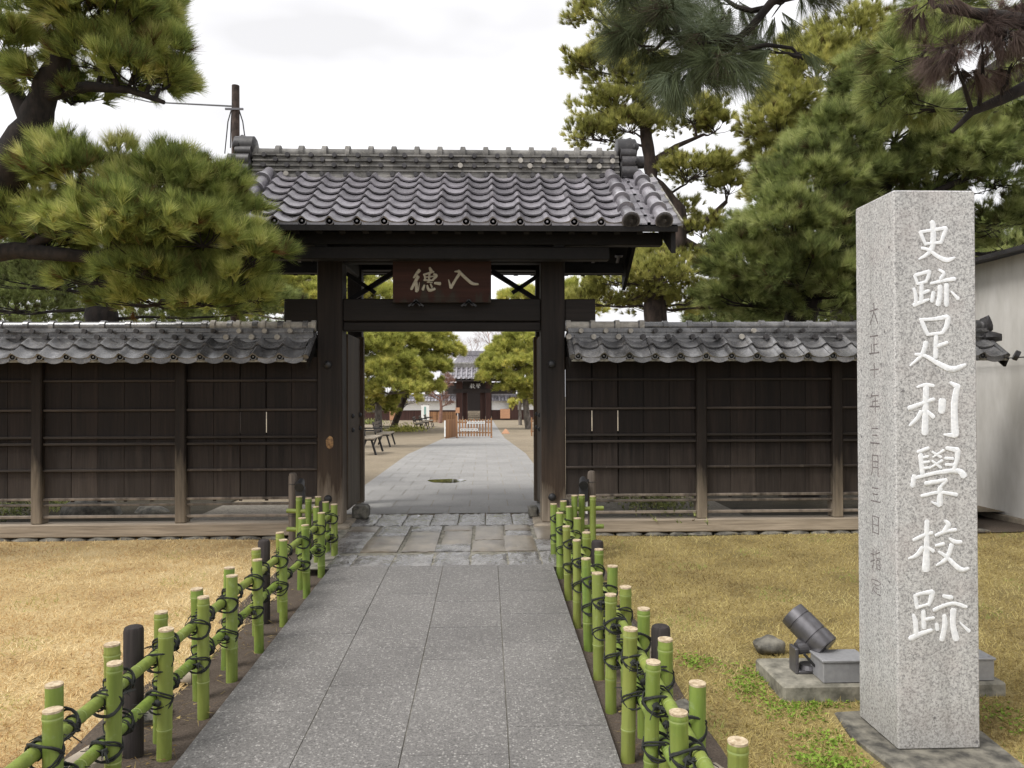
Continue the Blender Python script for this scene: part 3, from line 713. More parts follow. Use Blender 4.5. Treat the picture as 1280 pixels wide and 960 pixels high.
# ------------------------------------------------------------------ brush lettering
def ribbon(pts, ws, n=5, ang=None):
    """smooth brush stroke: returns list of (centre, halfwidth, normal)"""
    out = []
    P2 = [Vector(p) for p in pts]; m_ = len(P2)
    for i in range(m_ - 1):
        p0 = P2[max(i - 1, 0)]; p1 = P2[i]; p2 = P2[i + 1]; p3 = P2[min(i + 2, m_ - 1)]
        for k in range(n if i < m_ - 2 else n + 1):
            t_ = k / n
            q = .5 * ((2 * p1) + (p2 - p0) * t_ + (2 * p0 - 5 * p1 + 4 * p2 - p3) * t_ ** 2 + (3 * p1 - p0 - 3 * p2 + p3) * t_ ** 3)
            out.append((q, (ws[i] + (ws[i + 1] - ws[i]) * t_) / 2))
    return out
def strokes_mesh(mb, strokes, mapf, depth):
    """strokes: list of (points, widths) in drawing units; mapf(x, y, lift) -> 3D point"""
    for si, (pts, ws) in enumerate(strokes):
        if not hasattr(ws, '__len__'): ws = [ws] * len(pts)
        r_ = ribbon(pts, ws); N = len(r_); vs = []
        dl = depth * (1 + .02 * si)
        cen = []
        for i, (q, h) in enumerate(r_):
            d = (r_[min(i + 1, N - 1)][0] - r_[max(i - 1, 0)][0]); d = d.normalized() if d.length else Vector((1, 0))
            nn = Vector((-d.y, d.x)); cen.append((q, h, nn, d))
        q, h, nn, d = cen[0]; cen.insert(0, (q - d * h * .55, h * .55, nn, d))
        q, h, nn, d = cen[-1]; cen.append((q + d * h * .55, h * .55, nn, d))
        for (q, h, nn, d) in cen:
            for s2, l_ in ((-1, 0), (-.8, dl * .75), (0, dl), (.8, dl * .75), (1, 0)):
                p = q + nn * (s2 * h); vs.append(mapf(p.x, p.y, l_))
        K = 5; fs = [(K * i + j, K * i + j + 1, K * (i + 1) + j + 1, K * (i + 1) + j) for i in range(len(cen) - 1) for j in range(K - 1)]
        fs += [tuple(range(K - 1, -1, -1)), tuple(range(K * (len(cen) - 1), K * len(cen)))]
        mb.add(vs, fs)
def sc_(st, ox, oy, s_): return [([(ox + x / s_, oy + y / s_) for x, y in p], [v / s_ for v in (w_ if hasattr(w_, '__len__') else [w_] * len(p))]) for p, w_ in st]
C_SHI = sc_([([(290, 55), (305, 90), (305, 250), (270, 340), (175, 400)], [40, 46, 46, 38, 14]), ([(187, 145), (212, 210), (238, 265)], [32, 30, 26]),
  ([(185, 150), (300, 130), (425, 112)], [28, 26, 34]), ([(425, 115), (405, 180), (378, 250)], [38, 34, 28]), ([(238, 258), (378, 245)], [24, 24]), ([(200, 298), (270, 315), (340, 370), (430, 408), (507, 385)], [26, 28, 34, 42, 18])], 1125, 270, 7.385)
C_SEKI1 = sc_([([(135, 550), (162, 628)], [26, 26]), ([(140, 548), (270, 512)], [28, 30]), ([(270, 512), (262, 560), (240, 612)], [36, 32, 26]), ([(165, 628), (240, 608)], [24, 24]),
  ([(200, 635), (198, 790)], [34, 34]), ([(210, 712), (268, 690)], [30, 24]), ([(128, 670), (145, 740), (148, 808)], [26, 32, 30]), ([(128, 825), (200, 795), (268, 770)], [34, 32, 18]),
  ([(362, 500), (405, 530), (375, 585)], [22, 30, 30]), ([(285, 625), (390, 600), (505, 582)], [22, 26, 36]), ([(370, 650), (368, 740), (352, 820)], [40, 40, 44]), ([(430, 632), (430, 825)], [38, 40]), ([(310, 705), (296, 790)], [32, 34]), ([(472, 698), (535, 765)], [14, 36])], 1125, 270, 7.385)
C_ASHI = sc_([([(150, 55), (172, 110), (197, 162)], [26, 28, 24]), ([(140, 55), (240, 50), (335, 35)], [18, 22, 32]), ([(340, 40), (330, 100), (300, 152)], [34, 32, 22]), ([(195, 160), (302, 148)], [20, 20]), ([(255, 172), (252, 320)], [28, 32]),
  ([(262, 245), (335, 218)], [28, 24]), ([(185, 215), (155, 305), (72, 380)], [32, 28, 12]), ([(108, 300), (180, 312), (280, 370), (370, 405), (462, 375)], [18, 24, 34, 40, 22])], 1125, 390, 5.65)
C_RI = sc_([([(120, 532), (180, 515), (238, 522)], [12, 24, 20]), ([(185, 530), (180, 700), (176, 858)], [36, 38, 44]), ([(65, 682), (150, 650), (240, 618)], [34, 26, 26]), ([(150, 705), (120, 755), (70, 803)], [30, 26, 18]), ([(190, 700), (236, 742)], [22, 30]),
  ([(300, 625), (295, 705)], [48, 42]), ([(355, 500), (410, 530)], [20, 40]), ([(405, 525), (385, 640), (385, 760), (392, 868)], [36, 42, 44, 46]), ([(395, 872), (312, 868)], [40, 12])], 1125, 390, 5.65)
C_GAKU = sc_([([(122, 82), (190, 55)], [24, 22]), ([(137, 98), (150, 228)], [30, 28]), ([(150, 118), (188, 110)], 16), ([(150, 152), (195, 145)], 16), ([(150, 190), (195, 185)], 16), ([(215, 80), (272, 115)], [14, 18]), ([(292, 70), (220, 115)], [20, 10]),
  ([(215, 140), (272, 185)], [14, 18]), ([(282, 138), (196, 190)], [20, 10]), ([(310, 55), (385, 68)], [22, 34]), ([(385, 68), (380, 130), (355, 205)], [34, 28, 24]), ([(300, 122), (355, 126)], 18), ([(305, 165), (355, 167)], 18),
  ([(95, 240), (85, 308)], [28, 30]), ([(95, 255), (250, 218), (385, 208), (425, 240)], [20, 22, 34, 44]), ([(170, 292), (310, 268)], [28, 24]), ([(310, 268), (268, 318)], [24, 20]), ([(268, 318), (266, 430)], [28, 38]), ([(262, 438), (212, 415)], [26, 10]), ([(145, 375), (260, 350), (378, 366)], [22, 18, 24])], 1125, 550, 5.33)
C_KO = sc_([([(92, 668), (150, 640), (215, 620)], [22, 22, 24]), ([(180, 540), (178, 700), (172, 865)], [28, 32, 48]), ([(150, 720), (110, 770), (58, 792)], [30, 26, 12]), ([(178, 710), (222, 742)], [16, 24]), ([(300, 540), (322, 565), (295, 610)], [18, 32, 26]),
  ([(240, 638), (300, 612), (372, 600)], [22, 22, 24]), ([(330, 658), (372, 682), (408, 682)], [16, 28, 26]), ([(240, 706), (292, 694)], [18, 24]), ([(345, 698), (312, 790), (245, 836)], [28, 28, 14]), ([(258, 745), (310, 780), (400, 862), (458, 858)], [16, 24, 34, 16])], 1125, 550, 5.33)
C_SEKI2 = sc_([([(200, 200), (230, 375)], [44, 50]), ([(205, 210), (300, 180), (430, 165)], [40, 42, 70]), ([(430, 165), (415, 250), (388, 340)], [74, 60, 36]), ([(230, 370), (385, 325)], [40, 36]), ([(312, 415), (322, 640)], [50, 56]), ([(340, 530), (455, 508)], [48, 38]), ([(178, 465), (205, 560), (218, 720)], [36, 60, 56]),
  ([(140, 785), (280, 720), (425, 672)], [70, 58, 44]), ([(575, 215), (690, 240)], [40, 58]), ([(455, 405), (600, 340), (740, 318), (885, 365)], [52, 44, 46, 42]), ([(590, 470), (600, 600), (560, 800)], [48, 64, 62]), ([(712, 400), (708, 600), (748, 790)], [74, 66, 84]), ([(490, 590), (500, 665)], [46, 50]), ([(800, 570), (920, 685)], [16, 50])], 1125, 725, 10.67)

# monument
mon = thing('stone_monument', 'tall square granite pillar carved with large white characters on the right lawn', 'monument', (2.21, 3.90, -.155))
mb = MB(); mb.bbox(2.006, 2.418, 3.71, 4.10, -.157, 2.589, .007); mb.build('shaft', M['granite'], mon)
def face_front(x, y, l_):
    q = P(x, y, 3.71 - l_); return (q.x, 3.71 - l_, q.z)
for ch in (C_SHI, C_SEKI1, C_ASHI, C_RI, C_GAKU, C_KO, C_SEKI2):
    mb = MB(); strokes_mesh(mb, [(p_, [v * 1.14 for v in w_]) for p_, w_ in ch], face_front, .0032); mb.build('white_character', M['letter_white'], mon, True)
SIDE = {'dai': [([(.1, .35), (.9, .30)], .1), ([(.5, .0), (.5, .4), (.1, 1)], .1), ([(.5, .4), (.9, 1)], .1)],
 'sei': [([(.1, .05), (.9, .05)], .1), ([(.5, .05), (.5, .95)], .09), ([(.5, .5), (.85, .48)], .09), ([(.22, .45), (.22, .95)], .09), ([(0, .95), (1, .93)], .1)],
 'ju': [([(.05, .45), (.95, .42)], .1), ([(.5, 0), (.5, 1)], .1)],
 'nen': [([(.3, 0), (.1, .3)], .09), ([(.25, .18), (.9, .15)], .09), ([(.3, .45), (.85, .43)], .08), ([(.3, .45), (.3, .7)], .08), ([(0, .72), (1, .7)], .1), ([(.58, .18), (.58, 1)], .09)],
 'san': [([(.2, .08), (.8, .05)], .1), ([(.25, .48), (.75, .46)], .1), ([(.05, .95), (.95, .93)], .11)],
 'getsu': [([(.25, .0), (.25, .6), (.1, 1)], .09), ([(.25, .02), (.8, .0)], .08), ([(.8, 0), (.8, 1)], .1), ([(.27, .32), (.78, .3)], .08), ([(.27, .6), (.78, .58)], .08)],
 'nichi': [([(.2, 0), (.2, 1)], .09), ([(.2, 0), (.8, 0)], .08), ([(.8, 0), (.8, 1)], .1), ([(.2, .5), (.8, .5)], .08), ([(.2, .97), (.8, .97)], .08)],
 'shi': [([(.0, .3), (.38, .27)], .08), ([(.22, 0), (.22, 1), (.1, .92)], .08), ([(0, .72), (.4, .55)], .08), ([(.9, .02), (.6, .18)], .08), ([(.55, 0), (.55, .4), (.95, .38)], .08), ([(.58, .52), (.58, 1)], .08), ([(.58, .52), (.92, .5)], .07), ([(.92, .5), (.92, 1)], .08), ([(.58, .75), (.9, .74)], .07), ([(.58, .98), (.92, .98)], .07)],
 'tei': [([(.5, 0), (.5, .14)], .09), ([(.1, .35), (.12, .18), (.9, .16), (.88, .32)], .08), ([(.25, .42), (.75, .4)], .08), ([(.5, .42), (.5, .9)], .08), ([(.5, .64), (.8, .62)], .08), ([(.28, .6), (.1, .95)], .08), ([(.2, .8), (.5, .95), (.95, .96)], .09)]}
for key, y0, y1 in (('dai', 380, 406), ('sei', 420, 444), ('ju', 455, 474), ('nen', 492, 517), ('san', 536, 557), ('getsu', 571, 597), ('san', 611, 630), ('nichi', 648, 669), ('shi', 690, 713), ('tei', 725, 745)):
    z0 = 1.6 + (490 - y0) / 960 * 3.95; z1 = 1.6 + (490 - y1) / 960 * 3.95; hh = z0 - z1
    def side_face(x, y, l_, z0=z0, hh=hh): return (2.006 - l_ * .5, 3.96 - x * .10, z0 - y * hh)
    mb = MB(); strokes_mesh(mb, [(p_, w_ * .8) for p_, w_ in SIDE[key]], side_face, .0015); mb.build('engraved_character', M['engraved'], mon)
mb = MB(); vs = []
ring = [(1.90, 3.54), (2.2, 3.50), (2.52, 3.54), (2.56, 3.9), (2.53, 4.16), (2.2, 4.20), (1.90, 4.17), (1.86, 3.9)]
vs = [(x * .97 + 2.22 * .03, y * .97 + .03 * 3.9, -.158 + rng.uniform(-.003, .003)) for x, y in ring] + [(x, y, -.168) for x, y in ring] + [(x, y, -.26) for x, y in ring]
n = 8; mb.add(vs, [tuple(range(n))] + [(a + n, (a + 1) % n + n, (a + 1) % n, a) for a in range(n)] + [(a + 2 * n, (a + 1) % n + 2 * n, (a + 1) % n + n, a + n) for a in range(n)])
mb.build('base_slab', M['stone_dark'], mon)

# plaque over the gate
plq = thing('name_plaque', 'dark red wooden plaque with two pale characters hung under the gate roof', 'plaque', (-.545, 9.2, 2.67))
def on_plaque(x, y, l_):
    t_ = (378 - y) / 56; Yp = 9.22 - .14 * t_ - l_
    q = P(x, y, Yp); return (q.x, Yp, q.z)
mb = MB(); c4 = [on_plaque(x, y, 0) for x, y in ((491, 378), (614, 378), (614, 323), (491, 323))]
mb.add(c4 + [(a, b_ + .045, c_) for a, b_, c_ in c4], [(0, 1, 2, 3), (7, 6, 5, 4), (0, 4, 5, 1), (1, 5, 6, 2), (2, 6, 7, 3), (3, 7, 4, 0)])
pb = mb.build('board', M['wood_plaque'], plq)
C_TOKU = [([(282, 150), (245, 195), (200, 258)], [54, 46, 26]), ([(262, 240), (215, 330), (165, 425)], [54, 46, 40]), ([(235, 320), (244, 455)], [40, 52]), ([(285, 325), (265, 440)], [10, 24]),
  ([(430, 110), (455, 165)], [30, 60]), ([(345, 215), (420, 190), (492, 172)], [34, 32, 26]), ([(358, 215), (365, 290)], [30, 28]), ([(428, 200), (420, 310)], [32, 30]), ([(492, 205), (530, 230), (480, 285)], [34, 44, 30]), ([(370, 250), (500, 236)], [22, 22]), ([(350, 292), (485, 296)], [30, 26]), ([(395, 322), (470, 328)], [20, 20]),
  ([(355, 365), (332, 430)], [28, 44]), ([(395, 370), (425, 440), (505, 420)], [28, 50, 40]), ([(445, 350), (465, 395)], [26, 30]), ([(505, 335), (582, 345)], [36, 56])]
C_NYU = [([(706, 285), (738, 400)], [12, 48]), ([(742, 405), (800, 300), (862, 205)], [46, 40, 44]), ([(798, 168), (850, 165)], [20, 40]), ([(850, 160), (940, 250), (1050, 340), (1138, 352)], [50, 46, 48, 26])]
for ch in (C_TOKU, C_NYU): mb = MB(); strokes_mesh(mb, sc_(ch, 500, 325, 11.64), on_plaque, .012); mb.build('gilt_character', M['gilt'], plq, True)
for px in (520, 586):
    mb = MB()
    q = P(px, 381, 9.19)
    for s_ in (-1, 1): mb.bar((q.x, 9.19, q.z + .04), (q.x + s_ * .09, 9.19, q.z - .015), .02, .02); mb.bar((q.x, 9.19, q.z + .06), (q.x + s_ * .05, 9.19, q.z - .01), .02, .025)
    mb.build('hook', M['black_iron'], plq)

# ------------------------------------------------------------------ plank walls
def plank_wall(label, x0, x1, posts, jit, gaps, seed, end_left, end_right, rx0, rx1):
    g = random.Random(seed)
    wl = thing('plank_wall', label, 'wall', ((x0 + x1) / 2, 9.35, -.12))
    mb = MB(); xx = [x0] + [p for p in posts] + [x1]
    mb.bbox(x0, x1, 9.24, 9.48, -.10, .052, .012); mb.build('sill', M['wood_sill'], wl)
    st = MB(); x = x0
    while x < x1:
        w_ = g.uniform(.22, .36); st.blob((x + w_ / 2, 9.27, -.135), (w_ / 2, .07, .035), 10, 6, .12, g.randint(0, 99)); x += w_
    st.build('footing_stones', M['stone_dark'], wl, True)
    for p in posts:
        q = MB(); q.bbox(p - .062, p + .062, 9.27, 9.45, .052, 2.02, .012); q.build('post', M['wood_post'], wl)
    edges = [x0] + [v for p in posts for v in (p - .0625, p + .0625)] + [x1]
    bays = [(edges[i], edges[i + 1]) for i in range(0, len(edges), 2)]
    for bi, (a, b_) in enumerate(bays):
        if b_ - a < .1: continue
        q = MB(); nb = max(1, round((b_ - a) / .32)); wb = (b_ - a) / nb
        for k in range(nb):
            gap = .0035
            xa, xb = a + k * wb + gap / 2 + (.0 if (bi, k) not in gaps else .011), a + (k + 1) * wb - gap / 2
            dy = g.uniform(-.003, .003)
            q.bbox(xa, xb, 9.345 + dy, 9.370 + dy, .335, 2.03, .002)
        # thin backing battens keep most of the joints closed
        for k in range(1, nb):
            z0 = 1.37 if (bi, k) in gaps else .30
            q.box(a + k * wb - .02, a + k * wb + .02, 9.376, 9.386, z0, 2.02)
            if z0 > 1: q.box(a + k * wb - .02, a + k * wb + .02, 9.376, 9.386, .30, 1.12)
        q.build('board_panel', M['wood_board'], wl)
        q = MB()
        for z, h_, pr in ((1.735, .030, .034), (1.385, .028, .034), (1.058, .030, .038), (.980, .030, .038), (.668, .028, .034), (.325, .030, .04), (.258, .028, .03), (.115, .032, .03)):
            q.bbox(a + .001, b_ - .001, 9.34 - pr, 9.342, z, z + h_, .005)
        q.box(a + .01, b_ - .01, 9.343, 9.38, .258, .283); q.box(a + .01, b_ - .01, 9.343, 9.38, .115, .144)
        q.build('rail', M['wood_rail'], wl)
    # eave structure
    q = MB(); q.bbox(rx0 + .06, rx1 - .06, 9.29, 9.43, 2.04, 2.14, .01)
    for s_ in (1, -1):
        y0 = 9.36 - s_ * .44
        vs = [(rx0 + .02, y0, 1.955), (rx1 - .02, y0, 1.955), (rx1 - .02, 9.36, 2.235), (rx0 + .02, 9.36, 2.235)]; vs += [(a, b_, c_ + .02) for a, b_, c_ in vs]
        q.add(vs, [(0, 1, 2, 3), (7, 6, 5, 4), (0, 4, 5, 1), (1, 5, 6, 2), (3, 7, 4, 0), (2, 6, 7, 3)])
    q.build('eave_boarding', M['wood_under'], wl)
    for xe_ in (rx0 + .02, rx1 - .02):
        q = MB()
        for s_ in (1, -1): q.bar((xe_, 9.36 - s_ * .43, 1.93), (xe_, 9.36, 2.20), .03, .11)
        q.build('bargeboard', M['wood_under'], wl)
    rf = MB(); n = int((rx1 - rx0 - .1) / .3); xs = rx1 - .06 - n * .3 if end_right == 'gate' else rx0 + .055
    tile_field(rf, xs, n, .3, (8.90, 1.985), (9.27, 2.235), 2, jit, thick=.03)
    tile_field(rf, xs, n, .3, (9.82, 1.985), (9.45, 2.235), 2, jit, thick=.03)
    eave_discs(rf, xs, n, .3, (8.90, 1.985), 1, .04)
    for xx_ in (rx0 + .03, rx1 - .03):
        for s_ in (1, -1): rf.tube([(xx_, 9.36 - s_ * .46, 2.01), (xx_, 9.36 - s_ * .24, 2.15), (xx_, 9.36, 2.30)], [.036, .034, .034], 10)
    ro = rf.build('roof_tiles', M['tile_wall'], wl, True)
    q = MB(); q.box(rx0 + .02, rx1 - .02, 8.905, 8.94, 1.955, 1.982); q.build('eave_board', M['concrete'], wl)
    q = MB(); zz = 2.20
    for w_, h_ in ((.26, .05), (.30, .022), (.20, .05), (.25, .022), (.17, .03)):
        x = rx0 + .02
        while x < rx1 - .02: q.box(x, min(x + .298, rx1 - .02), 9.36 - w_ / 2 + g.uniform(-.005, .005), 9.36 + w_ / 2, zz + g.uniform(-.002, .002), zz + h_ - .0015); x += .3
        zz += h_
    rgg = q.build('ridge_stack', M['tile_wall'], wl)
    q = MB(); x = rx0 + .02
    i = 0
    while x < rx1 - .05:
        dz = g.uniform(-.004, .004) if jit > .002 else 0
        xe_ = min(x + .3, rx1 - .02)
        q.tube([(x, 9.36, 2.405 + dz), (xe_, 9.36, 2.405 + dz)], .052, 14)
        q.tube([(x - .035, 9.36, 2.405 + dz), (x - .03, 9.36, 2.405 + dz), (x + .03, 9.36, 2.405 + dz), (x + .035, 9.36, 2.405 + dz)], [.054, .068, .068, .054], 14)
        x += .3; i += 1
    q.build('ridge_cap', M['tile_wall'], wl, True)
    x = rx0 + .02; nn = int((rx1 - rx0) / .3)
    for k in range(nn):
        close = (rx1 - (rx0 + k * .3) < 1.25) if end_right == 'gate' else (k < 3)
        tg = M['tile_pale'] if close or g.random() < .10 else M['tile_dark']
        disc_parts([((x + .15 + k * .3, 9.21, 2.335), (x + .15 + k * .3, 9.18, 2.335), .030), ((x + k * .3, 9.20, 2.262), (x + k * .3, 9.175, 2.262), .034)], tg, rgg)
    # the courses near the gate are newer, paler tiles
    q = MB(); xa, xb = (rx1 - 1.22, rx1 - .01) if end_right == 'gate' else (rx0 + .01, rx0 + .92)
    q.tube([(xa, 9.36, 2.407), (xb, 9.36, 2.407)], .0545, 14)
    for k in range(int((xb - xa) / .3) + 1):
        xk = (xb - .02 - k * .3) if end_right == 'gate' else (xa + .02 + k * .3)
        q.tube([(xk - .03, 9.36, 2.407), (xk - .027, 9.36, 2.407), (xk + .027, 9.36, 2.407), (xk + .03, 9.36, 2.407)], [.055, .071, .071, .055], 14)
    q.build('pale_ridge_tiles', M['tile_pale'], rgg, True)
    return wl
wl = plank_wall('dark plank wall with tiled coping left of the gate', -10.6, -2.04, [-8.70, -7.01, -5.33, -3.65], .0015, {(4, 2), (4, 3)}, 3, None, 'gate', -10.6, -2.05)
wr = plank_wall('dark plank wall with tiled coping right of the gate', .962, 6.02, [2.62, 4.30, 5.955], .006, {(0, 1), (0, 2)}, 5, 'gate', None, .97, 6.20)
mb = MB(); mb.blob((6.22, 9.36, 2.40), (.07, .10, .12), 12, 8, .12, 3); mb.blob((6.2, 9.25, 2.25), (.12, .12, .07), 10, 6, .1, 4); mb.tube([(6.22, 8.85, 2.02), (6.26, 8.83, 2.0)], .06, 12)
mb.build('ridge_end_tile', M['tile_dark'], wr, True)

# ------------------------------------------------------------------ bamboo fences
zst = .50
def culm(mb, ring, cut, p0, p1, r, nodes):
    p0 = Vector(p0); p1 = Vector(p1); d = (p1 - p0); Ln = d.length; d.normalize()
    pts, rr = [p0], [r]
    for nd in nodes:
        for o_, q in ((-.012, 1.0), (-.004, 1.06), (0, 1.0), (.004, 1.07), (.014, 1.0)): pts.append(p0 + d * (nd * Ln + o_)); rr.append(r * q)
        ring.tube([p0 + d * (nd * Ln - .003), p0 + d * (nd * Ln + .003)], [r * 1.065, r * 1.065], 16, False)
    pts.append(p1); rr.append(r * .99); mb.tube(pts, rr, 16)
    if cut is not None:
        cut.tube([p1 - d * .006, p1 + d * .002, p1 + d * .002], [r * 1.0, r * 1.005, r * .8], 16)
def knot_mesh(seed, side):
    """cord lashing: the stake stands at the origin, the rail runs along y at x = .056"""
    g = random.Random(seed); mb = MB(); R_ = .0044
    for k in (1, -1):
        for o_ in (0, .009):
            z1 = g.uniform(.030, .048); ph_ = g.uniform(0, 6)
            mb.tube([(.026 + (.060 + o_ * .3) * math.cos(a), .0370 * math.sin(a) * (1.0 + .1 * g.random()), k * z1 * math.sin(a) + o_ * k + .004 * math.sin(3 * a + ph_)) for a in [2 * math.pi * i / 16 for i in range(17)]], R_, 6)
    for o_ in (-.018, .016): mb.tube([(.058 + .031 * math.cos(a), o_ + .004 * math.sin(a), .031 * math.sin(a)) for a in [2 * math.pi * i / 12 for i in range(13)]], R_, 6)
    kx, ky = .012, side * .046
    mb.blob((kx, ky, .0), (.017, .014, .016), 8, 6, .2, seed)
    for k in range(6):
        a = g.uniform(-.6, 2.3) ; ln = g.uniform(.045, .11); dx, dy = math.cos(a), side * math.sin(a) * .6 + side * .3
        mb.tube([(kx, ky, 0), (kx + dx * ln * .5, ky + dy * ln * .6, .014), (kx + dx * ln, ky + dy * ln, g.uniform(-.03, .015))], [.0036, .003, .0018], 5)
    return mb
def bamboo_fence(label, xi, xo, xr, s_, yin, yout, ret, dposts):
    fe = thing('bamboo_fence', label, 'fence', (xr, 5, -.12))
    def stake(x, y, zt, seed):
        g = random.Random(seed); a, rg_, ct = MB(), MB(), MB()
        lx, ly = g.uniform(-.008, .008), g.uniform(-.008, .008)
        culm(a, rg_, ct, (x - lx, y - ly, -.16 + max(0, y - 6.6) * .03), (x + lx, y + ly, zt + g.uniform(-.012, .012)), .0315 * g.uniform(.92, 1.07), [g.uniform(.25, .4)] + ([g.uniform(.93, .96)] if g.random() < .5 else []))
        o = a.build('stake', M['bamboo'], fe, True); rg_.build('node_ring', M['bamboo_ring'], o, True); ct.build('cut_top', M['bamboo_cut'], o, True)
    for i, y in enumerate(yin): stake(xi, y, zst, i * 7 + 1)
    for i, y in enumerate(yout): stake(xo, y, zst, i * 7 + 400)
    for i, (x, y) in enumerate(ret): stake(x, y, .52, i * 5 + 900)
    for z, e in ((.345, .0), (.155, .01)):
        a, rg_ = MB(), MB(); culm(a, rg_, None, (xr, 1.2, z), (xr, 8.0, z + .02), .0255, [.06, .13, .2, .27, .34, .41, .48, .55, .62, .69, .76, .83, .9])
        o = a.build('rail', M['bamboo'], fe, True); rg_.build('node_ring', M['bamboo_ring'], o, True)
        a = MB(); culm(a, MB(), None, (xr, 8.02, z + .02), (xr + s_ * .5, 8.06, z + .03), .024, [.5]); a.build('rail', M['bamboo'], fe, True)
    protos = []
    for q in range(4):
        p = knot_mesh(q + (10 if s_ > 0 else 0), 1 if q % 2 else -1); p.v = [(a_ + fe.location.x, b_ + fe.location.y, c_2 + fe.location.z) for a_, b_, c_2 in p.v]
        me = p.build('twine_knot', M['twine'], fe, True); protos.append(me)
    used = [False] * 4; c_ = 0
    for (x, ys, dirn) in ((xi, yin, 1), (xo, yout, -1)):
        for y in ys:
            for z in (.345, .16):
                q = c_ % 4; c_ += 1
                if used[q]: o = protos[q].copy(); COL.objects.link(o); o.parent = fe
                else: o = protos[q]; used[q] = True
                o.location = Vector((x, y, z)) - fe.location
                o.rotation_euler = (rng.uniform(-.12, .12), rng.uniform(-.12, .12), (0 if s_ * dirn > 0 else math.pi) + rng.uniform(-.12, .12))
    for (x, y) in dposts:
        mb = MB(); mb.tube([(x, y, -.16), (x, y, .475), (x, y, .49), (x, y, .495)], [.045, .045, .040, .03], 18); mb.build('support_post', M['post_dark'], fe, True)
    return fe
yin = [2.12, 2.64, 3.11, 3.60, 4.13, 4.60, 5.10, 5.68, 6.35, 7.0, 7.62]
yout = [2.39, 2.87, 3.37, 3.85, 4.33, 4.83, 5.36, 6.02, 6.68, 7.3, 7.8]
yin_l = [2.25, 2.75, 3.19, 3.69, 4.18, 4.64, 5.17, 5.80, 6.52, 7.12, 7.72]
yout_l = [2.50, 2.96, 3.41, 3.90, 4.40, 4.90, 5.50, 6.14, 6.82, 7.42, 7.88]
bamboo_fence('low green bamboo fence along the left edge of the path', -1.52, -1.63, -1.575, -1, yin_l, yout_l, [(-1.75, 8.02), (-1.83, 7.95), (-1.95, 8.05)], [(-1.67, 1.5), (-1.68, 3.72), (-1.68, 5.86), (-1.67, 7.92)])
bamboo_fence('low green bamboo fence along the right edge of the path', .664, .784, .725, 1, yin, yout, [(.90, 7.95), (.99, 8.03), (1.09, 7.9)], [(.82, 1.5), (.82, 3.62), (.82, 5.70), (.80, 7.9)])

# border stones beside the bamboo
spots = [(-1.80, 3.05, .07, 'pale'), (-1.82, 3.62, .09, 'grey'), (-1.79, 4.15, .08, 'round'), (-1.82, 4.75, .07, 'small'), (1.00, 2.62, .10, 'pale'), (1.0, 3.32, .08, 'dark'), (1.02, 4.02, .085, 'rounded'), (1.02, 5.02, .085, 'grey'), (1.0, 5.6, .07, 'small')]
desc = ['pale round stone behind the nearest left bamboo stakes', 'grey stone beside the nearest dark post of the left fence', 'round stone half buried behind the left bamboo fence', 'small stone behind the middle of the left bamboo fence',
        'mossy pale stone behind the nearest right bamboo stakes', 'dark stone beside the nearest dark post of the right fence', 'rounded brown stone behind the right bamboo fence', 'grey stone behind the middle of the right bamboo fence', 'small stone furthest along the right bamboo fence']
for i, (x, y, r_, _) in enumerate(spots):
    mb = MB(); mb.blob((x, y, -.13 + r_ * .35), (r_ * 1.1, r_ * 1.5, r_ * .8), 14, 9, .13, i + 3)
    tag(mb.build('border_stone', M['stone_light' if i % 2 else 'stone_dark'], None, True, origin=(x, y, -.14)), desc[i], 'stone', 'stones along the bamboo fences')
mb = MB(); q = P(961, 803, 5.06); mb.blob((q.x, 5.06, -.09), (.105, .085, .06), 20, 12, .08, 4)
tag(mb.build('rock', M['stone_dark'], None, True, origin=(q.x, 5.06, -.13)), 'smooth brown rock on the lawn behind the concrete pad', 'rock')

# ------------------------------------------------------------------ concrete pad, floodlight, boxes
mb = MB(); mb.bbox(1.67, 2.96, 4.30, 4.76, -.22, -.065, .012)
pad = mb.build('concrete_pad', M['concrete'], None, origin=(2.34, 4.58, -.14)); tag(pad, 'weathered concrete pad behind the stone monument', 'concrete pad')
fl = thing('floodlight', 'dark grey cylindrical floodlight on a bracket on the concrete pad', 'floodlight', (1.83, 4.60, -.065))
c0 = Vector((1.875, 4.60, .165)); ax = Vector((.55, -.60, -.62)).normalized()
mb = MB()
segs = [(-.135, .062), (-.13, .080), (-.075, .082), (-.072, .078), (-.068, .078), (-.065, .083), (.045, .083), (.048, .078), (.052, .078), (.055, .083), (.13, .083), (.135, .080)]
mb.tube([c0 + ax * a for a, r_ in segs], [r_ for a, r_ in segs], 28); body = mb.build('body', M['lamp_metal'], fl, True)
for e_ in body.data.edges: pass
mb = MB(); mb.tube([c0 + ax * .1352, c0 + ax * .139], [.073, .071], 28); mb.build('lens', M['lamp_lens'], body)
mb = MB()
mb.bbox(1.755, 1.775, 4.50, 4.60, -.063, .085, .004); mb.bbox(1.935, 1.955, 4.52, 4.62, -.063, .06, .004); mb.bbox(1.776, 1.934, 4.50, 4.60, -.063, -.045, .004)
mb.tube([(1.78, 4.55, .07), (1.86, 4.56, .075)], .035, 16); mb.tube([(1.85, 4.55, -.044), (1.85, 4.55, -.02)], [.06, .05], 18); mb.bar((1.80, 4.56, .07), tuple(c0 - ax * .02 - Vector((0, 0, .06))), .05, .05)
mb.build('bracket', M['lamp_metal'], fl)
mb = MB(); mb.tube([(1.80, 4.49, .06), (1.85, 4.47, -.0), (1.93, 4.48, -.05), (2.0, 4.5, -.04)], .008, 8); mb.build('cable', M['black_iron'], fl, True)
for o_ in [fl]: o_.location += Vector((.055, -.03, 0))
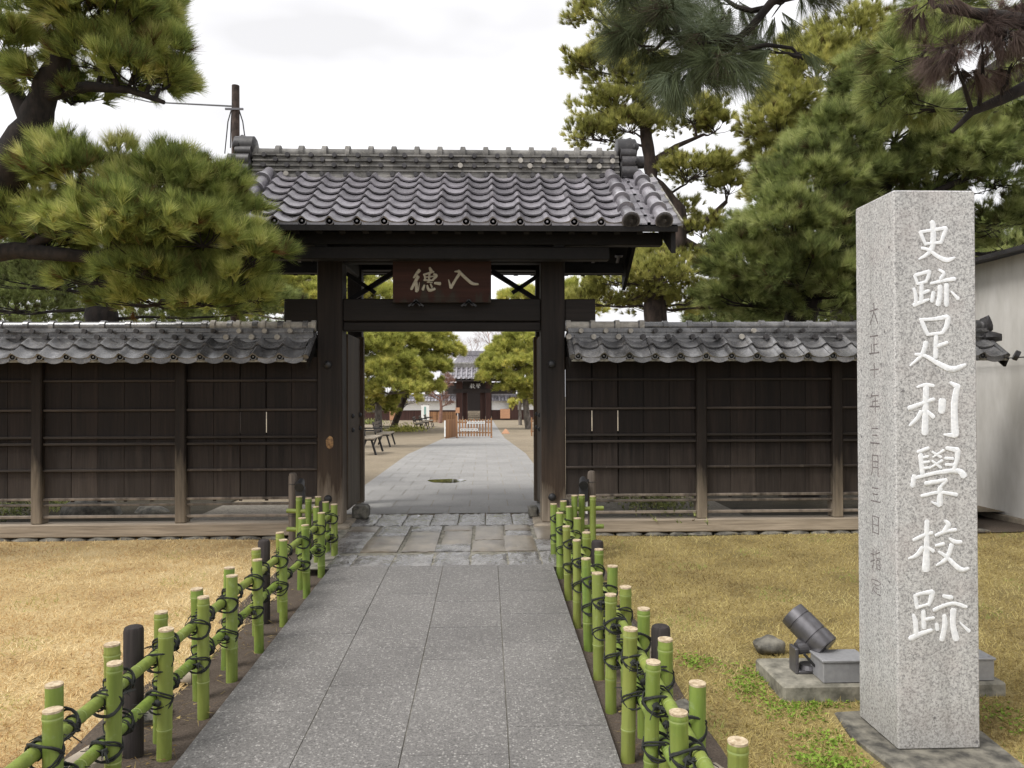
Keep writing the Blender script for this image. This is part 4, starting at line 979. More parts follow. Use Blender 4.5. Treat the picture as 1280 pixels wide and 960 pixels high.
for xa, lb in ((1.91, 'small grey metal junction box on the concrete pad left of the monument'), (2.64, 'small grey metal junction box on the concrete pad half hidden right of the monument')):
    jb = thing('junction_box', lb, 'box', (xa + .13, 4.41, -.065), 'junction boxes on the concrete pad')
    mb = MB(); mb.bbox(xa, xa + .265, 4.325, 4.50, -.063, .052, .004); mb.build('case', M['metal_grey'], jb)
    mb = MB(); mb.bbox(xa - .007, xa + .272, 4.318, 4.507, .053, .068, .003)
    for sx in (.02, .245):
        for sy in (.02, .155): mb.tube([(xa + sx, 4.325 + sy, .067), (xa + sx, 4.325 + sy, .0705)], .006, 8)
    mb.build('lid', M['metal_grey'], jb)

# posts with small spotlights in front of the gate
for px, s_, lb in ((366, 1, 'short log post with a black spotlight left of the gate'), (739, -1, 'short log post with a black spotlight right of the gate')):
    x = PX(px, 8.35); lp = thing('light_post', lb, 'light post', (x, 8.35, -.12), 'light posts flanking the gate')
    mb = MB(); mb.tube([(x, 8.35, -.15), (x, 8.35, .70), (x, 8.35, .73), (x, 8.35, .74)], [.045, .045, .038, .02], 14); mb.build('post', M['post_log'], lp, True)
    mb = MB(); mb.tube([(x + s_ * .10, 8.30, .64), (x + s_ * .11, 8.18, .60)], [.04, .05], 14); mb.blob((x + s_ * .1, 8.31, .64), (.04, .04, .045), 12, 8); mb.bar((x + s_ * .03, 8.33, .64), (x + s_ * .1, 8.32, .64), .02, .02); mb.bbox(x + s_ * .10 - .045, x + s_ * .10 + .045, 8.22, 8.32, .42, .60, .01)
    mb.build('spotlight', M['black_iron'], lp, True)
    mb = MB(); mb.bbox(x + s_ * .052, x + s_ * .072, 8.28, 8.31, .28, .62, .003); mb.build('white_conduit', M['white_paint'], lp)
    mb = MB()
    for z in (.28, .30, .62): mb.tube([(x + .048 * math.cos(a), 8.35 + .048 * math.sin(a), z) for a in [i * math.pi / 6 for i in range(13)]], .003, 5)
    mb.build('wire_tie', M['black_iron'], lp)

# ------------------------------------------------------------------ white building at the right
wb = thing('white_storehouse', 'white plastered building beyond the right end of the plank wall', 'building', (8.8, 9, -.12))
mb = MB(); mb.box(6.88, 11, 3.0, 10.72, -.10, 3.36); mb.build('wall', M['plaster'], wb)
mb = MB(); mb.box(6.80, 11, 2.95, 10.76, -.22, -.05); mb.build('footing', M['stone_light'], wb)
mb = MB(); mb.add([(6.62, 2.7, 3.35), (6.62, 11.0, 3.35), (9, 11.0, 3.66), (9, 2.7, 3.66), (6.62, 2.7, 3.40), (6.62, 11.0, 3.40), (9, 11.0, 3.74), (9, 2.7, 3.74)], [(3, 2, 1, 0), (4, 5, 6, 7), (0, 1, 5, 4), (1, 2, 6, 5), (3, 7, 6, 2), (0, 4, 7, 3)])
mb.build('roof', M['tile_dark'], wb)
mb = MB(); mb.tube([(6.80, 3, 2.02), (6.80, 10.7, 2.02)], .008, 6); mb.build('cable', M['black_iron'], wb)

# ------------------------------------------------------------------ things beyond the gate
def bench(x, y, z, label):
    be = thing('bench', label, 'bench', (x, y, z), 'benches left of the inner path')
    mb = MB()
    for k in range(4): mb.box(x - .20 + k * .105, x - .11 + k * .105, y - .85, y + .85, z + .42, z + .45)
    mb.build('seat', M['stone_light'], be)
    mb = MB()
    for k in range(3): mb.bar((x - .27 - k * .03, y - .85, z + .56 + k * .11), (x - .27 - k * .03, y + .85, z + .56 + k * .11), .02, .085)
    mb.build('backrest', M['post_log'], be)
    for yy in (-.65, .65):
        mb = MB(); mb.bar((x + .24, y + yy, z), (x + .12, y + yy, z + .41), .06, .05); mb.bar((x - .34, y + yy, z), (x - .18, y + yy, z + .41), .06, .05); mb.bar((x - .2, y + yy, z + .40), (x + .2, y + yy, z + .40), .05, .04)
        mb.bar((x - .24, y + yy, z + .40), (x - .34, y + yy, z + .84), .05, .04); mb.bar((x - .29, y + yy, z + .64), (x + .19, y + yy, z + .64), .05, .035); mb.bar((x + .18, y + yy, z + .42), (x + .18, y + yy, z + .64), .04, .035)
        mb.build('leg_frame', M['black_iron'], be)
    return be
for px, y, lb in ((463, 20.6, 'wooden bench with iron legs nearest the gate on the left'), (482, 26.2, 'second wooden bench beyond the gate, by the leaning pine trunks'), (524, 46, 'wooden bench nearest in the distant row of three'), (531, 49.5, 'middle wooden bench in the distant row of three'), (537, 53, 'farthest wooden bench in the distant row of three')):
    bench(PX(px, y), y, zin(y), lb)

# picket barrier across the inner path
bz = zin(36.5); by = 36.5
ba = thing('picket_barrier', 'brown picket barrier with white notices standing on the inner path', 'barrier', (PX(590, by), by, bz))
xa, xb = PX(571, by), PX(614, by)
mb = MB()
for k in range(13): x = xa + (xb - xa) * k / 12; mb.box(x - .035, x + .035, by - .02, by + .0, bz + .06, bz + .88)
mb.build('pickets', M['timber_brown'], ba)
mb = MB()
for z in (.2, .7): mb.box(xa, xb, by + .001, by + .04, bz + z, bz + z + .06)
mb.box(xa - .03, xa + .03, by - .3, by + .3, bz, bz + .06); mb.box(xb - .03, xb + .03, by - .3, by + .3, bz, bz + .06); mb.box(xb - .04, xb + .04, by - .03, by + .05, bz, bz + .92); mb.box(xa - .04, xa + .04, by - .03, by + .05, bz, bz + 1.05)
mb.build('frame', M['timber_brown'], ba)
for (p0, p1, z) in ((584, 606, .66), (575, 597, .33)):
    mb = MB(); mb.box(PX(p0, by), PX(p1, by), by - .035, by - .023, bz + z, bz + z + .10); nb_ = mb.build('notice', M['white_paint'], ba)
    mb = MB(); x = PX(p0, by) + .05
    while x < PX(p1, by) - .06: mb.box(x, x + .035, by - .040, by - .036, bz + z + .03, bz + z + .07); x += .065
    mb.build('notice_writing', M['ink'], nb_)
bp = thing('panel_barrier', 'solid brown wooden barrier turned sideways, left of the picket barrier', 'barrier', (PX(562, by), by, bz))
mb = MB(); mb.bar((PX(558, by), by - .9, bz + .45), (PX(570, by), by + .6, bz + .45), .04, .86); mb.build('panel', M['timber_brown'], bp)
mb = MB(); mb.box(PX(556.5, by), PX(558.2, by), by - .96, by - .91, bz + .10, bz + .85); mb.build('white_strip', M['white_paint'], bp)
so = thing('small_sign', 'small orange sign on a thin post behind the picket barrier', 'sign', (PX(572, 38), 38, zin(38)))
z0 = zin(38); x = PX(572, 38); mb = MB(); mb.box(x - .02, x + .02, 38, 38.04, z0, z0 + 1.2); mb.build('post', M['white_paint'], so)
mb = MB(); mb.box(x - .10, x + .10, 37.96, 37.99, z0 + 1.15, z0 + 1.42); mb.build('board', M['sign_orange'], so)
rb = thing('picket_barrier', 'brown picket barrier at the right edge of the inner path', 'barrier', (PX(668, 38), 38, z0))
for px in (664.5, 667.5, 670.5, 674):
    x = PX(px, 38); mb = MB(); mb.box(x - .035, x + .035, 38, 38.03, z0, z0 + .92); mb.build('picket', M['timber_brown'], rb)
mb = MB(); mb.box(PX(663, 38), PX(690, 38), 38.031, 38.06, z0 + .7, z0 + .76); mb.box(PX(663, 38), PX(690, 38), 38.031, 38.06, z0 + .2, z0 + .26); mb.build('rail', M['timber_brown'], rb)
cz = zin(41); x = PX(632, 41); mb = MB()
mb.add([(x - .22, 40.85, cz), (x + .22, 40.85, cz), (x + .22, 41.15, cz), (x - .22, 41.15, cz), (x - .04, 40.97, cz + .25), (x + .04, 40.97, cz + .25), (x + .04, 41.03, cz + .25), (x - .04, 41.03, cz + .25)], [(3, 2, 1, 0), (4, 5, 6, 7), (0, 1, 5, 4), (1, 2, 6, 5), (2, 3, 7, 6), (3, 0, 4, 7)])
tag(mb.build('ground_marker', M['sign_orange'], None, origin=(x, 41, cz)), 'low orange marker on the ground right of the inner path', 'marker')
sb = thing('notice_board', 'white notice board on posts beyond the left benches', 'notice board', (PX(531.5, 58), 58, zin(58)))
z0 = zin(58); mb = MB(); mb.box(PX(526.5, 58), PX(536.5, 58), 57.96, 58.02, z0 + .35, z0 + 1.45); bo = mb.build('board', M['white_paint'], sb)
mb = MB(); mb.box(PX(530.2, 58), PX(532.4, 58), 57.945, 57.955, z0 + .45, z0 + 1.35); mb.build('notice_writing', simple('sea_green', (.25, .45, .42)), bo)
mb = MB(); mb.box(PX(527, 58), PX(528, 58), 58.03, 58.1, z0, z0 + 1.5); mb.box(PX(535, 58), PX(536, 58), 58.03, 58.1, z0, z0 + 1.5); mb.build('post', M['timber_red'], sb)

# far gate
GYF = 70; gz = zin(70)
def FX(px): return PX(px, GYF)
fg = thing('distant_gate', 'distant dark red gate with a tiled roof at the end of the inner path', 'gate', (FX(593), GYF, gz))
def FZ(py, Y=GYF): return P(600, py, Y).z
for a, b_ in ((570.5, 578), (607, 614)):
    mb = MB(); mb.box(FX(a), FX(b_), GYF, GYF + .4, gz - .1, FZ(474)); mb.build('pillar', M['timber_red'], fg)
mb = MB(); mb.box(FX(566), FX(620), GYF - .05, GYF - .001, FZ(491), FZ(486)); mb.box(FX(578.2), FX(606.8), GYF + .05, GYF + .3, FZ(486), FZ(475.5)); mb.build('beam', M['far_dark'], fg)
mb = MB()
for k in range(4): mb.box(FX(579), FX(606), GYF + 4 + k * .35, GYF + 4.35 + k * .35, gz - .1, gz + .17 * (k + 1))
mb.build('steps', M['stone_light'], fg)
mb = MB(); mb.box(FX(578.5), FX(584), GYF + .5, GYF + 2.2, gz, FZ(491)); mb.box(FX(600), FX(606.5), GYF + .5, GYF + 2.0, gz, FZ(491)); mb.build('door_leaf', M['timber_red'], fg)
rf = MB(); tile_field(rf, FX(552), 14, (FX(634) - FX(552)) / 14, (GYF - 1.6, FZ(474, 68.4)), (GYF + .6, FZ(459)), 3, 0, .05)
tile_field(rf, FX(552), 14, (FX(634) - FX(552)) / 14, (GYF + 2.8, FZ(474, 68.4)), (GYF + .6, FZ(459)), 3, 0, .05)
for x in np.linspace(FX(552), FX(634), 14): rf.tube([(x, GYF - 1.65, FZ(474, 68.4) + .08), (x, GYF + .6, FZ(459) + .06)], .10, 8)
ro = rf.build('roof', M['tile'], fg, True)
mb = MB(); mb.box(FX(550), FX(636), GYF + .35, GYF + .85, FZ(460), FZ(455)); mb.tube([(FX(550), GYF + .6, FZ(454.6)), (FX(636), GYF + .6, FZ(454.6))], .14, 10); mb.build('ridge', M['tile_ridge'], ro)
mb = MB(); mb.box(FX(553), FX(633), GYF - 1.55, GYF - 1.45, FZ(476.6, 68.4), FZ(474.8, 68.4)); mb.add([(FX(553), GYF - 1.5, FZ(476, 68.4)), (FX(633), GYF - 1.5, FZ(476, 68.4)), (FX(633), GYF + .6, FZ(461)), (FX(553), GYF + .6, FZ(461)), (FX(553), GYF + 2.7, FZ(476, 68.4)), (FX(633), GYF + 2.7, FZ(476, 68.4))], [(0, 1, 2, 3), (3, 2, 5, 4)]); mb.build('eave_boarding', M['far_dark'], fg)
fp = thing('name_plaque', 'small dark plaque with two white characters on the distant gate', 'plaque', (FX(594), GYF - .1, FZ(484)))
mb = MB(); mb.box(FX(586), FX(602), GYF - .14, GYF - .06, FZ(486), FZ(478.5)); mb.build('board', M['far_dark'], fp)
mb = MB()
for st, cx_ in ((C_KO, 590.6), (C_GAKU, 597.8)):
    xs_ = [p[0] for s2, _ in st for p in s2]; ys_ = [p[1] for s2, _ in st for p in s2]; k = 5.6 / (max(ys_) - min(ys_)); mx_, my_ = (max(xs_) + min(xs_)) / 2, (max(ys_) + min(ys_)) / 2
    def fmap(x, y, l_, k=k, mx_=mx_, my_=my_, cx_=cx_): q = P(cx_ + (x - mx_) * k, 482.3 + (y - my_) * k, GYF - .15); return (q.x, GYF - .142 - l_, q.z)
    strokes_mesh(mb, [(p, [v * 1.35 for v in w_]) for p, w_ in st], fmap, .01)
mb.build('lettering', M['letter_white'], fp)
for a, b_, lb in ((448, 570, 'distant white wall with a dark red base left of the far gate'), (614.5, 700, 'distant white wall with a dark red base right of the far gate')):
    fw = thing('plaster_wall', lb, 'wall', (FX((a + b_) / 2), GYF + .2, gz)); Yw = GYF + .15
    mb = MB(); mb.box(FX(a), FX(b_), Yw, Yw + .3, FZ(512.5), FZ(501)); mb.build('white_band', M['white_paint'], fw)
    mb = MB(); mb.box(FX(a), FX(b_), Yw - .03, Yw + .33, gz - .1, FZ(512.6)); mb.build('base_boarding', M['timber_red'], fw)
    rf = MB(); n = int((b_ - a) / 4); tile_field(rf, FX(a), n, (FX(b_) - FX(a)) / n, (Yw - .6, FZ(501.5)), (Yw + .15, FZ(494)), 2, 0, .04); tile_field(rf, FX(a), n, (FX(b_) - FX(a)) / n, (Yw + .9, FZ(501.5)), (Yw + .15, FZ(494)), 2, 0, .04)
    rf.box(FX(a), FX(b_), Yw, Yw + .3, FZ(494.5), FZ(492.5)); rf.build('roof', M['tile'], fw, True)
mb = MB(); mb.box(FX(636), FX(647), GYF - .4, GYF - .1, gz, FZ(496)); tag(mb.build('shed_door', M['timber_red'], None, origin=(FX(641), GYF - .3, gz)), 'dark red wooden door panel in front of the distant right wall', 'door')
mb = MB(); mb.box(FX(625), FX(637), GYF - 1.0, GYF - .9, gz + .15, FZ(511)); tag(mb.build('notice_board', M['sign_orange'], None, origin=(FX(631), GYF - 1, gz)), 'orange notice panel before the distant right wall', 'notice')
lf = thing('slatted_fence', 'low brown slatted fence before the distant left wall', 'fence', (PX(550, 64), 64, zin(64)))
z0 = zin(64); mb = MB()
x = PX(536, 64)
while x < PX(568, 64): mb.box(x, x + .12, 64, 64.03, z0, z0 + .85); x += .15
mb.build('slats', M['timber_brown'], lf)
mb = MB(); mb.box(PX(536, 64), PX(568, 64), 64.031, 64.08, z0 + .6, z0 + .7); mb.build('rail', M['timber_brown'], lf)
os_ = thing('orange_panel', 'orange brown sign panel seen between the left pine trunks', 'sign', (PX(491, 60), 60, zin(60)))
z0 = zin(60); mb = MB(); mb.box(PX(487, 60), PX(497, 60), 60, 60.05, z0 + .3, z0 + 1.9); mb.build('board', M['sign_orange'], os_)
mb = MB(); mb.box(PX(488, 60), PX(489, 60), 60.051, 60.1, z0, z0 + 1.9); mb.box(PX(495, 60), PX(496, 60), 60.051, 60.1, z0, z0 + 1.9); mb.build('post', M['timber_brown'], os_)
# hall behind the far gate
ha = thing('temple_hall', 'large grey tiled roof of the hall behind the distant gate', 'building', (PX(590, 84), 84, -.92))
HY = 84; mb = MB(); mb.box(PX(556, HY), PX(645, HY), HY, HY + 8, -1.0, P(600, 478, HY).z); mb.build('wall', M['far_dark'], ha)
mb = MB()
ze, zr = P(600, 470, HY).z, P(600, 442, HY).z
nseg = 30; xl, xr_ = PX(552, HY), PX(648, HY)
vs = []
for i in range(nseg * 2 + 1):
    x = xl + (xr_ - xl) * i / (nseg * 2); h = .09 if i % 2 else 0; t_ = .5
    xtop = PX(572, HY) + (PX(636, HY) - PX(572, HY)) * i / (nseg * 2)
    vs += [(x, HY - 2, ze + h), ((x + xtop) / 2, HY + .8, (ze + zr) / 2 - .25 + h), (xtop, HY + 4, zr + h), (x, HY + 10, ze + h)]
mb.add(vs, [f for i in range(nseg * 2) for f in tuple((4 * i + k, 4 * i + 4 + k, 4 * i + 5 + k, 4 * i + 1 + k) for k in range(3))])
mb.box(PX(573, HY), PX(635, HY), HY + 3.8, HY + 4.2, zr, zr + .5); mb.build('roof', M['tile'], ha)
# grey roofed house behind the right wall
hb = thing('grey_house', 'white house with a plain grey roof peeking over the right plank wall', 'house', (PX(905, 32), 34, -.6))
mb = MB(); xa, xb = PX(822, 32), PX(965, 32); mb.box(xa, xb, 32, 37, -.7, P(900, 404, 32).z); mb.build('wall', M['white_paint'], hb)
mb = MB(); ze, zr = P(900, 404, 31.5).z, P(900, 389, 33).z; xm = PX(915, 33)
mb.add([(PX(880, 31.5), 31.5, ze), (PX(955, 31.5), 31.5, ze), (xm + .2, 34.5, zr + .2), (xm - .2, 34.5, zr + .2), (PX(880, 31.5), 37.5, ze), (PX(955, 31.5), 37.5, ze)], [(0, 1, 2, 3), (4, 3, 2, 5), (0, 3, 4), (1, 5, 2)]); mb.build('roof', M['tile_ridge'], hb)
# rocks seen through the open foot of the wall
for px, y, r_, lb in ((115, 10.3, (.42, .3, .30), 'large dark rock seen through the foot of the left wall'), (190, 10.5, (.25, .2, .16), 'low brown rock behind the left wall beside the large rock')):
    x = PX(px, y); mb = MB(); mb.blob((x, y, -.06), r_, 16, 10, .08, px); tag(mb.build('garden_rock', M['stone_dark'], None, True, origin=(x, y, -.15)), lb, 'rock')
# utility pole
up = thing('utility_pole', 'brown utility pole with wires rising behind the left end of the gate roof', 'utility pole', (PX(294, 25), 25, -.3))
a, b_ = P(294, 420, 25), P(294.5, 107, 25)
mb = MB(); mb.tube([(b_.x, 25, -.4), (b_.x, 25, b_.z)], [.17, .12], 14); mb.build('pole', M['bark_red'], up, True)
mb = MB(); c_ = P(294, 138, 25); mb.box(c_.x - .28, c_.x + .30, 24.85, 24.9, c_.z - .03, c_.z + .03)
mb.build('crossarm', M['lamp_metal'], up)
mb = MB(); c2 = P(294, 133, 25); e2 = P(120, 112, 40)
mb.tube([c2, (c2 + e2) / 2 - Vector((0, 0, .25)), e2], .03, 6)
for dx, dx2, zz in ((-5, -13, 172), (5, 14, 165), (-4, -6, 165)): mb.tube([P(294 + dx, 138, 25), P(294 + (dx + dx2) / 2, 152, 25), P(294 + dx2, zz + 20, 25)], .02, 5)
mb.build('wire', M['black_iron'], up)

# ------------------------------------------------------------------ pines
def needles(pos, dirs, tint, ln, wd, nn, spread, droop=0.0, shaft=.35):
    n = len(pos); D = np.repeat(dirs, nn, 0); Pp = np.repeat(pos, nn, 0); T = np.repeat(tint, nn)
    u = unit(n * nn); d = D + spread * u; d[:, 2] -= droop; d /= np.linalg.norm(d, axis=1)[:, None]
    l_ = ln * (.65 + .5 * NP.rand(n * nn))
    b = Pp + D * (NP.rand(n * nn) * shaft * ln)[:, None]
    sd_ = np.cross(d, unit(n * nn)); sd_ /= np.linalg.norm(sd_, axis=1)[:, None]
    tip = b + d * l_[:, None]; ww = wd * (.7 + .6 * NP.rand(n * nn))
    return b - sd_ * ww[:, None] / 2, b + sd_ * ww[:, None] / 2, tip, np.clip(T + NP.normal(size=n * nn) * .11, 0, 1)
def pad_points(c, r, n, ncl, low=-.35, upb=.55, crad=.22, brown=.05):
    """clusters of shoots spread over a flattened dome"""
    c = np.array(c); r = np.array(r)
    d = unit(ncl * 4); d = d[d[:, 2] > low][:ncl]; k = len(d)
    rad = .60 + .52 * NP.rand(k); cc = c + d * r * rad[:, None]
    clt = .25 + .55 * NP.rand(k)
    i = NP.randint(0, k, n); off = unit(n) * (NP.rand(n) ** .5)[:, None]
    m_ = float(r.mean()); off *= crad * m_ * 2.2; off[:, 2] *= .6
    pos = cc[i] + off
    out = (pos - c) / r; out /= (np.linalg.norm(out, axis=1)[:, None] + 1e-6)
    dr = out * .75 + NP.normal(size=(n, 3)) * .28; dr[:, 2] += upb; dr /= np.linalg.norm(dr, axis=1)[:, None]
    t_ = clt[i] + NP.normal(size=n) * .12
    t_ = np.where(NP.rand(n) < brown, .03, np.clip(t_, .12, 1))
    return pos, dr, t_, cc
def pine(name, label, base, trunk, trad, pads, mat, tuft, group=None, bark='bark', cat='tree', low=-.35, upb=.55, attach=None, brown=.05, twigs=True, branches=(), dens=1.0, crad=.22):
    """pads: (px,py,Y,rx_px,rz_px,n[,ry]) ; tuft=(length,width,needles,spread,droop)"""
    tr = thing(name, label, cat, base, group)
    trunk = [Vector(p) for p in trunk]
    mb = MB(); pts = []; rr = []
    for i in range(len(trunk) - 1):
        for k in range(4):
            u = k / 4; p = trunk[i].lerp(trunk[i + 1], u); pts.append(p + Vector((rng.uniform(-1, 1), rng.uniform(-1, 1), 0)) * trad[i] * .12); rr.append((trad[i] * (1 - u) + trad[i + 1] * u) * rng.uniform(.93, 1.07))
    pts.append(trunk[-1]); rr.append(trad[-1]); mb.tube(pts, rr, 10); mb.build('trunk', M[bark], tr, True)
    A = []; cand = list(pts)
    for bpts, brad in branches:
        for k_ in range(len(bpts) - 1): cand += [Vector(bpts[k_]).lerp(Vector(bpts[k_ + 1]), u) for u in (0, .25, .5, .75)]
        cand.append(Vector(bpts[-1]))
    for pd in pads:
        px, py, Y, rx, rz, n = pd[:6]; n = int(n * dens); c_ = P(px, py, Y); s_ = Y / 960; ry = pd[6] if len(pd) > 6 else rx * s_
        ncl = max(4, int(n / 14)); pos, dr, t_, cc = pad_points(c_, (rx * s_, ry, rz * s_), n, ncl, low, upb, crad, brown=brown)
        A.append(needles(pos, dr, t_, *tuft))
        # branch: nearest trunk point below the pad
        cv = Vector(c_); best = min(cand, key=lambda q: (q - cv).length + max(0, q.z - cv.z + .05) * 2)
        mb = MB(); low_c = cv - Vector((0, 0, rz * s_ * .35)); mid = best.lerp(low_c, .5) + Vector((rng.uniform(-.1, .1), 0, rng.uniform(-.12, .12))) * (rx * s_)
        br = max(min(trad[-1] * .6, .02), min(trad[0] * .42, .012 + rx * s_ * .030, .012 + (best - low_c).length * .07)); q1 = best.lerp(mid, .5) + Vector((0, 0, rng.uniform(-.05, .05)))
        mb.tube([best, q1, mid, mid.lerp(low_c, .5) + Vector((0, 0, rng.uniform(-.04, .05))), low_c], [br, br * .85, br * .7, br * .55, br * .4], 7)
        if twigs:
            sel = cc[NP.choice(len(cc), min(len(cc), 14), replace=False)]
            for q in sel:
                q = Vector(q); m2 = low_c.lerp(q, .5) - Vector((0, 0, .12 * rz * s_)) + Vector((rng.uniform(-.06, .06), rng.uniform(-.06, .06), 0)) * rx * s_
                mb.tube([low_c.lerp(mid, rng.uniform(0, .6)), m2, q], [br * .32, br * .24, br * .12], 5)
        mb.build('branch', M[bark], tr, True)
    for bpts, brad in branches:
        mb = MB(); mb.tube(bpts, brad, 9); mb.build('branch', M[bark], tr, True)
    arr = [np.concatenate([a[k] for a in A]) for k in range(4)]
    tri_mesh('crown', *arr[:3], arr[3], M[mat], tr, off=base)
    return tr

# A: big pine at the left, in front of the wall
pine('pine_tree', 'large pine leaning in from the left with boughs reaching to the gate roof', (-7.4, 7.9, -.15),
     [(-7.4, 7.9, -.2), (-7.0, 7.9, 1.4), (-6.1, 7.8, 2.8), P(-25, 262, 7.7), P(12, 215, 7.6), P(42, 158, 7.5), P(58, 105, 7.4), P(85, 55, 7.3), P(70, -60, 7.2)], [.30, .26, .22, .20, .18, .16, .12, .09, .05],
     [(50, 262, 8.0, 70, 32, 260), (135, 232, 7.6, 80, 38, 380), (215, 240, 7.7, 70, 34, 340), (272, 262, 7.8, 44, 34, 240), (170, 288, 7.4, 92, 30, 380), (255, 298, 7.5, 62, 32, 300), (318, 322, 7.6, 34, 30, 170), (92, 290, 7.9, 60, 24, 150),
      (205, 345, 7.8, 70, 22, 170), (285, 355, 7.8, 50, 22, 150), (195, 378, 8.3, 80, 14, 110), (15, 270, 7.7, 40, 22, 90), (125, 352, 7.9, 50, 18, 110), (255, 378, 7.9, 70, 15, 130), (318, 372, 7.9, 32, 18, 90), (60, 305, 7.9, 50, 20, 110), (180, 320, 7.6, 70, 20, 130),
      (50, 5, 7.2, 105, 38, 380), (135, 25, 7.0, 75, 34, 340), (190, 70, 7.2, 42, 26, 190), (120, 78, 7.3, 60, 16, 110), (216, 98, 7.3, 28, 14, 80), (20, 70, 7.6, 55, 20, 140), (95, 125, 7.6, 40, 7, 40), (40, -60, 7.2, 160, 45, 380), (192, 22, 7.4, 30, 24, 100), (165, 98, 7.2, 55, 14, 130), (70, 100, 7.4, 50, 14, 90)],
     'pine_front', (.16, .0056, 70, .58, .0), low=-.25, upb=.6, brown=.025, dens=1.5, crad=.17,
     branches=[([P(-160, 335, 7.9), P(-40, 322, 7.9), P(20, 313, 7.8), P(75, 318, 7.7), P(120, 322, 7.7), P(170, 305, 7.6), P(230, 290, 7.6)], [.12, .10, .085, .07, .06, .045, .03]),
               ([P(30, 313, 7.8), P(70, 290, 7.7), P(130, 262, 7.6), P(200, 262, 7.6), P(260, 275, 7.7)], [.06, .05, .04, .03, .015]), ([P(120, 322, 7.7), P(180, 345, 7.8), P(250, 362, 7.9)], [.035, .025, .012]), ([P(60, 118, 7.4), P(110, 108, 7.3), P(160, 112, 7.3), P(205, 128, 7.2)], [.07, .05, .035, .02]),
               ([P(40, 158, 7.5), P(18, 112, 7.6), P(-8, 88, 7.7), P(-40, 60, 7.8)], [.10, .07, .06, .04])])
# F: darker pine behind the left wall
pine('pine_tree', 'dark twisted pine with a short trunk standing behind the left plank wall', (PX(128, 12.5), 12.5, 0),
     [(PX(128, 12.5), 12.5, -.1), P(128, 400, 12.5), P(122, 372, 12.5), P(138, 345, 12.5), P(125, 315, 12.6)], [.26, .24, .22, .17, .10],
     [(60, 352, 12.6, 75, 24, 240), (35, 300, 13, 70, 30, 260), (190, 345, 12.8, 60, 22, 200), (110, 318, 13.2, 80, 25, 200), (10, 385, 13.5, 60, 16, 120), (250, 330, 13, 50, 30, 160), (330, 380, 13, 40, 20, 140)],
     'pine_mid', (.15, .007, 50, .65, 0), upb=.5, dens=2.2)
# B: big pine behind the right wall
TB = [(PX(1000, 11.3), 11.3, -.1), P(1002, 400, 11.3), P(1012, 350, 11.2), P(1060, 290, 11.2), P(1120, 200, 11.2), P(1180, 140, 11.3), P(1240, 90, 11.4), P(1330, 20, 11.6)]
pine('pine_tree', 'broad dark green pine growing behind the right plank wall and the monument', (PX(1000, 11.3), 11.3, 0), TB, [.26, .24, .21, .19, .17, .15, .12, .08],
     [(940, 330, 10.9, 50, 42, 420), (985, 285, 10.7, 62, 40, 460), (1040, 300, 10.8, 55, 48, 420), (1000, 345, 10.6, 72, 36, 420), (930, 375, 11, 50, 20, 220), (1055, 360, 10.7, 52, 34, 300), (1010, 385, 11.4, 85, 16, 160), (1020, 232, 11, 62, 42, 420), (1085, 225, 11, 52, 40, 300), (1050, 175, 11.2, 58, 36, 340),
      (1120, 160, 10.9, 72, 40, 420), (1190, 195, 10.8, 66, 36, 380), (1245, 225, 10.8, 52, 36, 300), (1250, 280, 11.2, 50, 30, 240), (1160, 225, 11.1, 60, 36, 240), (1240, 165, 10.9, 50, 28, 260), (1100, 110, 11.3, 60, 36, 300), (1290, 130, 11.0, 60, 40, 260), (1260, 312, 12.2, 60, 20, 130), (1130, 280, 11.5, 80, 50, 220), (1130, 360, 11.6, 80, 40, 150)],
     'pine_dark', (.175, .0055, 62, .62, .0), low=-.4, upb=.35, brown=.03, dens=1.7, crad=.16,
     branches=[([P(1225, 215, 10.6), P(1180, 235, 10.6), P(1150, 250, 10.7)], [.03, .05, .06]), ([P(1180, 140, 11.3), P(1230, 115, 10.8), P(1300, 85, 10.6)], [.08, .09, .12])])
# E: tall yellow-green pine behind
pine('pine_tree', 'tall yellow green pine rising behind the broad dark pine', (PX(1060, 14), 14, 0), [(PX(1060, 14), 14, -.1), P(1055, 380, 14), P(1030, 230, 14), P(1040, 130, 14), P(1050, 60, 14)], [.26, .24, .18, .12, .06],
     [(1065, 52, 14, 55, 30, 340), (1020, 90, 13.8, 52, 34, 360), (985, 125, 13.7, 36, 26, 240), (975, 165, 13.6, 40, 30, 260), (1015, 165, 13.8, 45, 34, 260), (985, 215, 13.5, 42, 28, 260), (960, 190, 13.8, 24, 20, 120), (965, 240, 13.6, 30, 20, 140), (1110, 75, 14, 55, 35, 260), (1005, 55, 14, 26, 16, 90)],
     'pine_niwaki', (.16, .0065, 52, .62, 0), upb=.5, dens=2.2)
